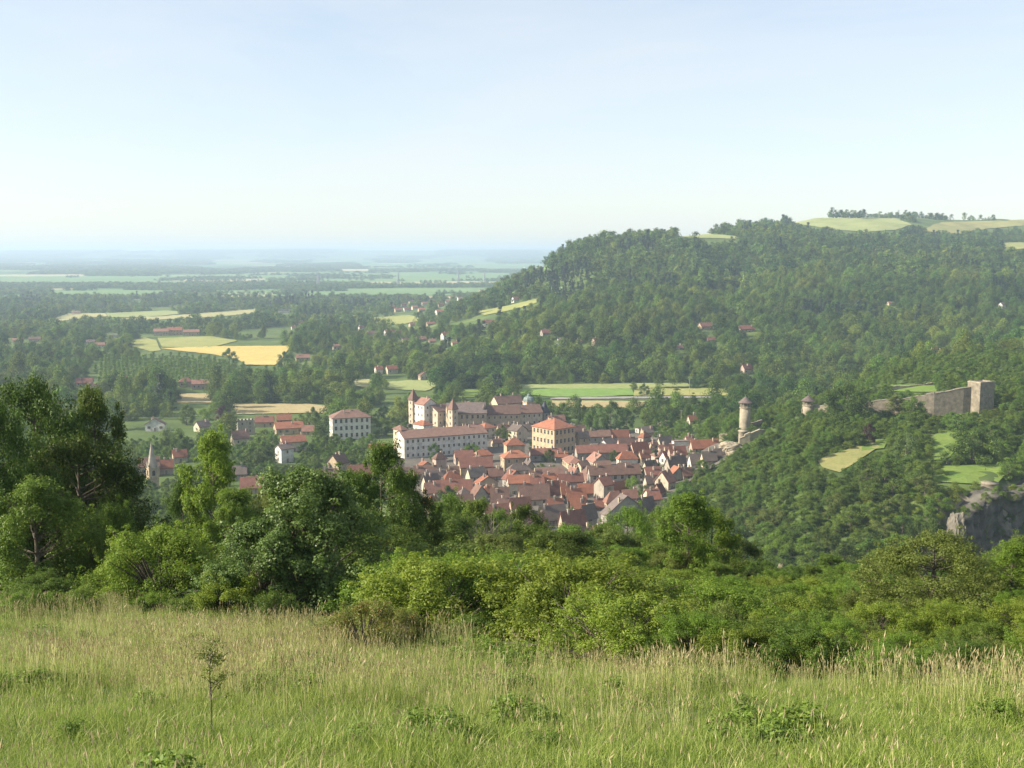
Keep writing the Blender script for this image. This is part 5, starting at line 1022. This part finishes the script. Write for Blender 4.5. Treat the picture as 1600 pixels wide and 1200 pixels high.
NEAR = [
 (45, 42, 605, 235, 'N1', 'dark', 'big dark leafy tree filling the left edge'), (138, 45, 622, 130, 'N2', 'dark', 'dark tree merging with the right side of the big left tree'), (110, 38, 690, 250, 'N1', 'dark', 'dark lower crown under the big left tree'),
 (-40, 34, 640, 200, 'N1', 'dark', 'dark tree cut by the left edge of the view'), (40, 30, 755, 190, 'N2', 'mid', 'yellowish green young tree before the big left tree'), (150, 33, 800, 130, 'N3', 'mid', 'mid green bushy tree at the foot of the big left tree'),
 (275, 60, 752, 90, 'N1', 'dark', 'almost black tree in front of the church steeple'), (325, 58, 678, 120, 'N4', 'light', 'slender bright green ash right of the steeple'), (355, 50, 770, 120, 'N2', 'light', 'lower bright tree joined to the slender ash'),
 (418, 75, 765, 110, 'N1', 'olive', 'dull olive tree in the gap before the long roofs'), (390, 60, 800, 120, 'N1', 'dark', 'dark shaded tree behind the whitebeam'),
 (470, 25, 738, 290, 'N5', 'grey', 'large glossy grey green whitebeam, nearest of the middle trees'), (400, 24, 815, 200, 'N5', 'grey', 'spreading lower whitebeam at the meadow edge'), (592, 37, 703, 140, 'N2', 'mid', 'tall tree with ragged top right of the whitebeam'),
 (545, 33, 745, 120, 'N2', 'mid', 'narrow tree between the whitebeam and the ragged one'), (636, 42, 745, 110, 'N2', 'dark', 'dark tree at the right shoulder of the middle clump'), (600, 30, 830, 200, 'N1', 'dark', 'shaded low crown beneath the middle clump'),
 (700, 70, 778, 110, 'N1', 'mid', 'round tree in front of the town roofs'), (748, 62, 785, 100, 'N2', 'mid', 'mid green tree just left of the bare twigs'), (822, 60, 792, 90, 'N1', 'dark', 'dark tree just right of the bare twigs'), (680, 55, 830, 150, 'N1', 'mid', 'low broad tree beneath the round one before the town'),
 (884, 95, 826, 56, 'N2', 'light', 'small light tree before the lowest pink house'), (935, 105, 848, 60, 'N2', 'mid', 'small tree under the lowest town roofs'), (850, 70, 845, 90, 'N1', 'mid', 'tree closing the gap left of the lowest pink house'),
 (950, 78, 822, 110, 'N1', 'mid', 'round tree screening the lowest roofs'), (905, 72, 838, 90, 'N2', 'mid', 'tree left of the round one screening the lowest roofs'), (1062, 74, 803, 100, 'N1', 'mid', 'round green tree just behind the feathery ashes'), (780, 74, 800, 90, 'N1', 'mid', 'green tree behind the bare twigs'), (985, 88, 797, 110, 'N1', 'light', 'rounded sunlit tree below the large grey roof, left'), (1035, 92, 798, 90, 'N1', 'light', 'rounded sunlit tree below the large grey roof, right'), (1010, 62, 858, 130, 'N1', 'mid', 'dense dark bellied tree in the middle distance'),
 (1082, 44, 772, 120, 'N4', 'light', 'feathery bright green ash with drooping leaves'), (1120, 48, 795, 95, 'N4', 'light', 'second feathery ash, slightly lower'), (1160, 75, 842, 110, 'N1', 'dark', 'dark round tree right of the feathery ashes'),
 (1205, 68, 878, 110, 'N1', 'dark', 'dark low tree before the valley woods'), (1250, 82, 886, 120, 'N1', 'mid', 'broad mid green tree in front of the valley'), (1310, 90, 868, 110, 'N2', 'mid', 'upright green tree on the near valley side'),
 (1345, 62, 882, 150, 'N1', 'light', 'leafy light tree left of the big right hand one'), (1405, 85, 862, 120, 'N1', 'mid', 'tree behind the light leafy one'), (1285, 50, 920, 130, 'N3', 'mid', 'bushy tree above the yellow shrubs'),
 (1478, 21, 838, 240, 'N1', 'olive', 'large olive green tree dominating the right side'), (1400, 24, 893, 180, 'N1', 'mid', 'lower green tree joined to the large right one'), (1550, 25, 876, 150, 'N2', 'olive', 'right shoulder tree of the olive clump'), (1320, 30, 915, 170, 'N1', 'mid', 'broad green tree between the valley and the shrubs'),
 (1605, 26, 850, 120, 'N2', 'light', 'bright tree cut by the right edge'), (1650, 42, 840, 160, 'N1', 'mid', 'tree just past the right edge'), (1370, 33, 940, 160, 'N3', 'mid', 'spreading bush like tree in front of the olive clump'), (1560, 30, 955, 150, 'N3', 'olive', 'dark olive bush like tree near the right edge'),
]
for n_ in NEAR: near(*n_)
def meadow_edge(px): return np.interp(px, [-400, 0, 300, 400, 650, 900, 1150, 1350, 1600, 2200], [42, 40, 38, 31, 24.5, 22, 18, 16.4, 16.2, 16.2])
RG2 = np.random.default_rng(70)
def shrub(px, Y, top, w, key, mat, label): near(px, Y, top, w, key, mat, label, 'shrub', 'shrub')
SH = [
 (235, 27, 826, 240, 'N3', 'light', 'large rounded light green bush left of the whitebeam'), (150, 26, 905, 180, 'N3', 'mid', 'low bush under the left trees'), (40, 26, 900, 200, 'N3', 'mid', 'low green bush at the left edge of the meadow'), (300, 23, 925, 130, 'S1', 'mid', 'small shaded shrub under the large light bush'),
 (345, 23, 895, 130, 'S2', 'yellow', 'bright yellow green shrub left of the whitebeam'), (560, 15.5, 938, 130, 'S4', 'tips', 'small open shrub with rusty pink shoots at the meadow edge'), (515, 16, 965, 90, 'S4', 'tips', 'smaller rusty tipped shrub left of the open one'),
 (620, 16.5, 950, 100, 'S2', 'tips', 'rusty tipped shrub right of the open one'), (700, 24, 868, 190, 'N3', 'light', 'broad light shrub mound before the bare twigs'), (790, 25, 880, 170, 'N3', 'light', 'light shrub mound under the bare twigs'), (880, 26, 880, 170, 'N3', 'mid', 'green shrub mound right of the bare twigs'),
 (960, 25, 898, 150, 'N3', 'mid', 'green shrub mound below the dense tree'), (690, 19, 925, 150, 'S1', 'yellow', 'yellow green shrub, first of the middle hedge bank'), (780, 19, 930, 160, 'S3', 'olive', 'olive shrub in the hedge bank'), (740, 16.5, 965, 140, 'S1', 'mid', 'dark bellied shrub behind tall seed heads'), (830, 17, 955, 140, 'S3', 'mid', 'dark shaded shrub in the middle of the bank'),
 (905, 19, 925, 140, 'S2', 'yellow', 'upright yellow green shrub in the bank'), (990, 19, 925, 150, 'S1', 'yellow', 'rounded yellow green shrub under the ashes'), (910, 15.5, 985, 100, 'S1', 'light', 'light green shrub at the edge, left of the long bank'), (975, 15.5, 980, 120, 'S3', 'yellow', 'spreading yellow shrub at the edge'), (1050, 17, 940, 150, 'S2', 'yellow', 'tall yellow green shrub right of centre'),
 (1060, 14, 990, 130, 'S1', 'yellow', 'front shrub right of centre touching the grass'), (1130, 16.5, 950, 150, 'S3', 'olive', 'olive shrub with pale shoots'), (1150, 13.5, 1000, 140, 'S1', 'yellow', 'yellow shrub bank touching the grass, middle'), (1220, 16, 960, 150, 'S2', 'yellow', 'yellow green shrub below the valley trees'), (1235, 13.2, 1010, 130, 'S3', 'light', 'light shrub low in the bank'),
 (1300, 13, 988, 130, 'S1', 'yellow', 'round bright shrub ending the long bank'), (1290, 17, 955, 130, 'S1', 'mid', 'green shrub behind the round bright one'), (1360, 17, 985, 150, 'S3', 'olive', 'olive brown shrub in the gap'), (1430, 15, 990, 180, 'S3', 'yellow', 'low yellowish shrub before the olive tree'), (1400, 13, 1025, 130, 'S3', 'mid', 'low green shrub in the grass before the olive tree'),
 (1500, 14, 1000, 170, 'S1', 'yellow', 'yellowish shrub below the large right tree'), (1480, 12.5, 1040, 140, 'S3', 'mid', 'low dark green shrub in the grass at right'), (1570, 14, 1005, 160, 'S3', 'olive', 'olive shrub at the right edge of the meadow'), (1580, 12.5, 1035, 120, 'S1', 'yellow', 'small bright shrub at the right edge'), (1560, 19, 958, 200, 'N3', 'mid', 'broad green shrub filling the gap at the right edge'), (1610, 22, 955, 180, 'N3', 'mid', 'green shrub cut by the right edge'), (1650, 14, 990, 150, 'S2', 'yellow', 'yellow green shrub just past the right edge'),
 (420, 20, 930, 120, 'S3', 'mid', 'dark low shrub under the spreading whitebeam'), (90, 23, 925, 130, 'S3', 'mid', 'low shrub fringe at the left meadow edge'), (0, 22, 930, 150, 'S3', 'light', 'light shrub fringe cut by the left edge'), (220, 24, 930, 130, 'S3', 'light', 'low light shrub before the large bush'),
]
for s_ in SH: shrub(*s_)
SKY_ROW = lambda px: np.interp(px, [0, 250, 400, 650, 900, 1000, 1100, 1200, 1300, 1400, 1500, 1600, 1700], [905, 900, 900, 862, 875, 888, 905, 912, 925, 938, 940, 938, 935])
kf = 0; rf = np.random.default_rng(200)
for Yf, dy in ((19.5, 68), (23.5, 40), (29, 14), (34, 4), (40, -4), (47, -10), (55, -18), (63, -26)):
    w_m = rf.uniform(3.0, 3.6) if Yf > 27 else 2.3; px_ = (-420 if Yf > 45 else 640)+rf.uniform(0, 60)
    while px_ < 2350:
        Yj = Yf+rf.uniform(-2, 2); gg = at_depth(px_, Yj); kk = ppm(gg); row = float(project(*gg)[1]); top = min(SKY_ROW(px_)+dy+rf.uniform(-10, 14), row-(1.0 if Yf > 27 else .7)*kk)
        if Yj > meadow_edge(px_)+1.2 and not (0 < px_ < 250 and Yf < 60):
            key = rf.choice(['S1', 'S2', 'S3', 'N3'], p=[.3, .2, .2, .3]); mat = rf.choice(['yellow', 'light', 'mid', 'olive'], p=[.36, .3, .2, .14]); wp = w_m*kk*rf.uniform(.9, 1.35); Hs = (row-top)/kk
            colr = {'yellow': 'yellow green', 'light': 'light green', 'mid': 'green', 'olive': 'olive'}[mat]; side = 'left of the bare twigs' if px_ < 760 else ('below the nearest roofs' if px_ < 1040 else ('right of the ashes' if px_ < 1330 else 'around the large olive tree'))
            if Yf >= 47 and rf.random() < .6:
                tm_ = str(rf.choice(['mid', 'dark', 'light', 'olive'])); plant(str(rf.choice(['N1', 'N2'])), gg, (row-top+rf.uniform(12, 40))/kk, wp*1.25, tm_, 'deciduous_tree', DESC[tm_]+' tree standing in the back of the thicket '+side, 'tree', 'trees at the back of the thicket '+side); px_ += w_m*kk*.8; kf += 1; continue
            plant(str(key), gg, Hs, wp, str(mat), 'shrub', ('tall ' if Hs > 2.4 else 'low ')+colr+' shrub in the thicket '+side, 'shrub', 'shrubs of the thicket '+side, crown='foliage', trunk='stems'); kf += 1
        px_ += w_m*kk*rf.uniform(.55, .8)
print('filler shrubs', kf)
# bare twiggy bush
g = at_depth(765, 52); k = ppm(g); mb = MB(); rg3 = np.random.default_rng(5)
for i in range(46):
    a = rg3.uniform(0, 6.28); r = rg3.uniform(.2, 1.15); h = rg3.uniform(2.0, 3.6); e = np.array([r*math.cos(a), r*math.sin(a), h]); s = np.array([.15*math.cos(a), .15*math.sin(a), -.1]); m = s*.45+e*.55+np.array([0, 0, .2])+rg3.normal(size=3)*.08
    mb.tube([s, m, e], [.03, .018, .006], 5)
    for q in range(5):
        t = rg3.uniform(.3, .95); p0 = m*(1-t)+e*t; mb.tube([p0, p0+np.array([rg3.normal()*.25, rg3.normal()*.25, rg3.uniform(.2, .6)])], [.01, .003], 4)
b0 = float(project(*g)[1]); o = link('bare_bush', mb.mesh('bare_bush', [TWIG]), None, g, 0, (b0-808)/k/3.6); tag(o, 'leafless bush of pale bare twigs among the green trees', 'bush')
# ---------------------------------------------------------------- meadow
def bladematerial(name, stops, trans=.4):
    m, n, out = newmat(name); a = N(n, 'ShaderNodeAttribute', attribute_name='v'); oi = N(n, 'ShaderNodeObjectInfo'); r = ramp(n, stops)
    ad = N(n, 'ShaderNodeMath', operation='MULTIPLY_ADD'); n.links.new(oi.outputs['Random'], ad.inputs[0]); ad.inputs[1].default_value = .35; n.links.new(a.outputs['Fac'], ad.inputs[2]); sb = N(n, 'ShaderNodeMath', operation='SUBTRACT'); n.links.new(ad.outputs[0], sb.inputs[0]); sb.inputs[1].default_value = .17; n.links.new(sb.outputs[0], r.inputs[0])
    p = N(n, 'ShaderNodeBsdfPrincipled'); p.inputs['Roughness'].default_value = .55; p.inputs['Specular IOR Level'].default_value = .3; n.links.new(r.outputs[0], p.inputs['Base Color']); t = N(n, 'ShaderNodeBsdfTranslucent'); n.links.new(r.outputs[0], t.inputs['Color'])
    mx = N(n, 'ShaderNodeMixShader'); mx.inputs[0].default_value = trans; n.links.new(p.outputs[0], mx.inputs[1]); n.links.new(t.outputs[0], mx.inputs[2]); n.links.new(mx.outputs[0], out.inputs[0]); return m
GB = bladematerial('grass_blades', [(0, (.12, .18, .03)), (.48, (.23, .315, .052)), (.74, (.37, .41, .12)), (1, (.60, .54, .30))])
GS = bladematerial('seed_heads', [(0, (.34, .28, .14)), (.5, (.50, .43, .25)), (1, (.62, .55, .35))], .3)
GW = bladematerial('broad_weeds', [(0, (.08, .14, .022)), (.5, (.15, .235, .036)), (1, (.23, .32, .06))], .4)
def tuft(seed, nb, h, spread, w, lean=.35, heads=0, hh=.6):
    rg = np.random.default_rng(seed); V = []; Fq = []; T = []; v = []; mi = []; mt = []
    def ribbon(p, d, H, wd, bend, val, m, head=False):
        a = rg.uniform(0, 6.28); s = np.array([math.cos(a), math.sin(a), 0]); k = 4; b = len(V)
        for i in range(k+1):
            t = i/k; q = p+np.array([0, 0, H])*t*(1-.25*bend*t)+d*bend*H*t*t; ww = wd*(1-t)**.6+.0008 if not head else wd; V.append(q-s*ww/2); V.append(q+s*ww/2)
        for i in range(k): Fq.append((b+2*i, b+2*i+1, b+2*i+3, b+2*i+2)); v.append(val); mi.append(m)
        return p+np.array([0, 0, H])*(1-.25*bend)+d*bend*H
    for i in range(nb):
        a = rg.uniform(0, 6.28); d = np.array([math.cos(a), math.sin(a), 0]); p = d*spread*rg.random()**.7; H = h*rg.uniform(.5, 1.1); ribbon(p, d, H, w*rg.uniform(.7, 1.3), lean*rg.uniform(.2, 1.6), np.clip(rg.normal(.42, .22), 0, 1), 0)
    for i in range(heads):
        a = rg.uniform(0, 6.28); d = np.array([math.cos(a), math.sin(a), 0]); p = d*spread*rg.random()**.6; H = hh*rg.uniform(.75, 1.15); e = ribbon(p, d, H, .0045, .12*rg.random(), np.clip(rg.normal(.8, .12), 0, 1), 0, True)
        L_ = rg.uniform(.07, .15); up = np.array([d[0]*.35, d[1]*.35, 1.]); up /= np.linalg.norm(up); val = np.clip(rg.normal(.5, .25), 0, 1)
        for j in range(3):                        # feathery panicle: three crossed spindles
            a2 = rg.uniform(0, 6.28); s = np.array([math.cos(a2), math.sin(a2), 0])*rg.uniform(.005, .010); b = len(V); V.extend([e, e+up*L_*.4-s, e+up*L_, e+up*L_*.4+s]); Fq.append((b, b+1, b+2, b+3)); v.append(val); mi.append(1)
    return npmesh('tuft', np.array(V), np.array(Fq), [GB, GS], midx=mi, attrs={'v': ('FACE', v)})
def weed(seed, n, h, L_):
    rg = np.random.default_rng(seed); C = np.stack([rg.normal(0, h*.35, 14), rg.normal(0, h*.35, 14), rg.uniform(.1, h, 14)], 1); V, Fq, v = leaves(rg, C, h*.35, n, L_, .5, .8, .5); V[:, 2] = np.maximum(V[:, 2], 0); return npmesh('weed', V, Fq, [GW], attrs={'v': ('FACE', v)})
TU = [proto_obj(tuft(1, 34, .34, .16, .006, .4, 1, .45)), proto_obj(tuft(2, 34, .28, .18, .007, .7, 1, .42)), proto_obj(tuft(3, 26, .42, .14, .006, .3, 5, .62)), proto_obj(tuft(4, 22, .36, .16, .006, .4, 8, .70)), proto_obj(tuft(5, 16, .34, .15, .006, .4, 12, .62)), proto_obj(tuft(6, 30, .25, .2, .010, .8)), proto_obj(weed(7, 500, .3, .05))]
rg = np.random.default_rng(81); pts = []
Y = 2.5
while Y < 44:
    s = .115+.005*Y; xs = np.arange(-.72*Y-2, .98*Y+2, s); n = len(xs); pts.append(np.stack([xs+rg.uniform(-.6, .6, n)*s, Y+rg.uniform(-.6, .6, n)*s], 1)); Y += s
pts = np.vstack(pts); px = 800+F*pts[:, 0]/pts[:, 1]; pts = pts[pts[:, 1] < meadow_edge(px)+1.2+rg.random(len(px))*1.2]
x, y = pts.T; n = len(x); px = 800+F*x/y
dry = fbm(x/2.4, y/3.2, 101, 3)*.55+np.interp(y, [9, 13, 18, 26], [-.8, -.4, .2, .3])+np.where(px < 420, -.22, 0)+fbm(x*1.2, y*1.2, 111, 2)*.3
green = fbm(x/1.6, y/2, 121, 2); ix = np.zeros(n, int); r = rg.random(n)
ix[:] = rg.choice([0, 1, 5], n); ix = np.where(dry+r*.8 > .45, 2, ix); ix = np.where(dry+r*.7 > .75, 3, ix); ix = np.where(dry+r*.5 > .9, 4, ix); ix = np.where((green > .55) & (r > .8), 6, ix)
s = (.58+.42*rg.random(n))*(1+.28*green)*(1+.18*fbm(x/.8, y/1.1, 131, 2)); z = terrain(x, y)
tag(scatter('meadow_grass', np.stack([x, y, z-.01], 1), np.stack([s, s, s*np.interp(y, [3, 8, 14], [.7, .85, .95])], 1), np.stack([rg.normal(0, .12, n), rg.normal(.08, .12, n), rg.random(n)*6.28], 1), ix, TU), 'tall meadow grass with dry straw coloured seed heads', kind='stuff'); print('tufts', n)
# young sapling standing in the grass, and dark weeds
g = at_depth(308, 12.2); k = ppm(g); o = empty('sapling', g); rgs = np.random.default_rng(91); st = MB(); st.tube([(0, 0, -.1), (.01, 0, .3), (0, .01, .6), (.02, 0, .78)], [.008, .007, .005, .003], 6)
C = np.stack([rgs.normal(.02, .085, 26), rgs.normal(0, .085, 26), rgs.uniform(.42, .84, 26)], 1)
for c in C: st.tube([(0, 0, c[2]-.08), tuple(c)], [.003, .0015], 4)
V, Fq, v = leaves(rgs, C, .05, 900, .022, .5); link('foliage', npmesh('sapling_leaves', V, Fq, [LM['olive']], attrs={'v': ('FACE', v)}), o); link('stem', st.mesh('sapling_stem', [BARK]), o); o.scale = (1.35,)*3; tag(o, 'thin brown stemmed sapling standing in the meadow grass', 'sapling')
for px_, Y_, sz, lab in ((195, 15.2, .7, 'dark leafy weed clump left of the sapling'), (40, 18, .9, 'dark weed clump at the left edge of the grass'), (85, 12.2, .55, 'low leafy weed near the bottom left corner'), (850, 11.4, .45, 'small green weed at the bottom middle of the meadow'), (1180, 14.5, .55, 'small leafy weed in the right half of the meadow'), (430, 19, .7, 'broad leafed weed among pale grass before the whitebeam')):
    g = at_depth(px_, Y_); w = weed(int(px_), 1600, .42, .05); o = link('weed', w, None, g, 0, sz); tag(o, lab, 'weed')

# ---------------------------------------------------------------- haze
hm, hn, ho = newmat('haze'); pv = N(hn, 'ShaderNodeVolumePrincipled'); pv.inputs['Color'].default_value = (.56, .71, .92, 1); pv.inputs['Density'].default_value = 1.22e-4; pv.inputs['Anisotropy'].default_value = .15
hn.links.new(pv.outputs[0], ho.inputs['Volume']); hm.cycles.volume_sampling = 'DISTANCE'
b = MB(); b.box(-42000, 42000, -42000, 42000, -8, 218); tag(link('haze', b.mesh('haze', [hm])), 'pale blue summer haze over the plain', kind='stuff')
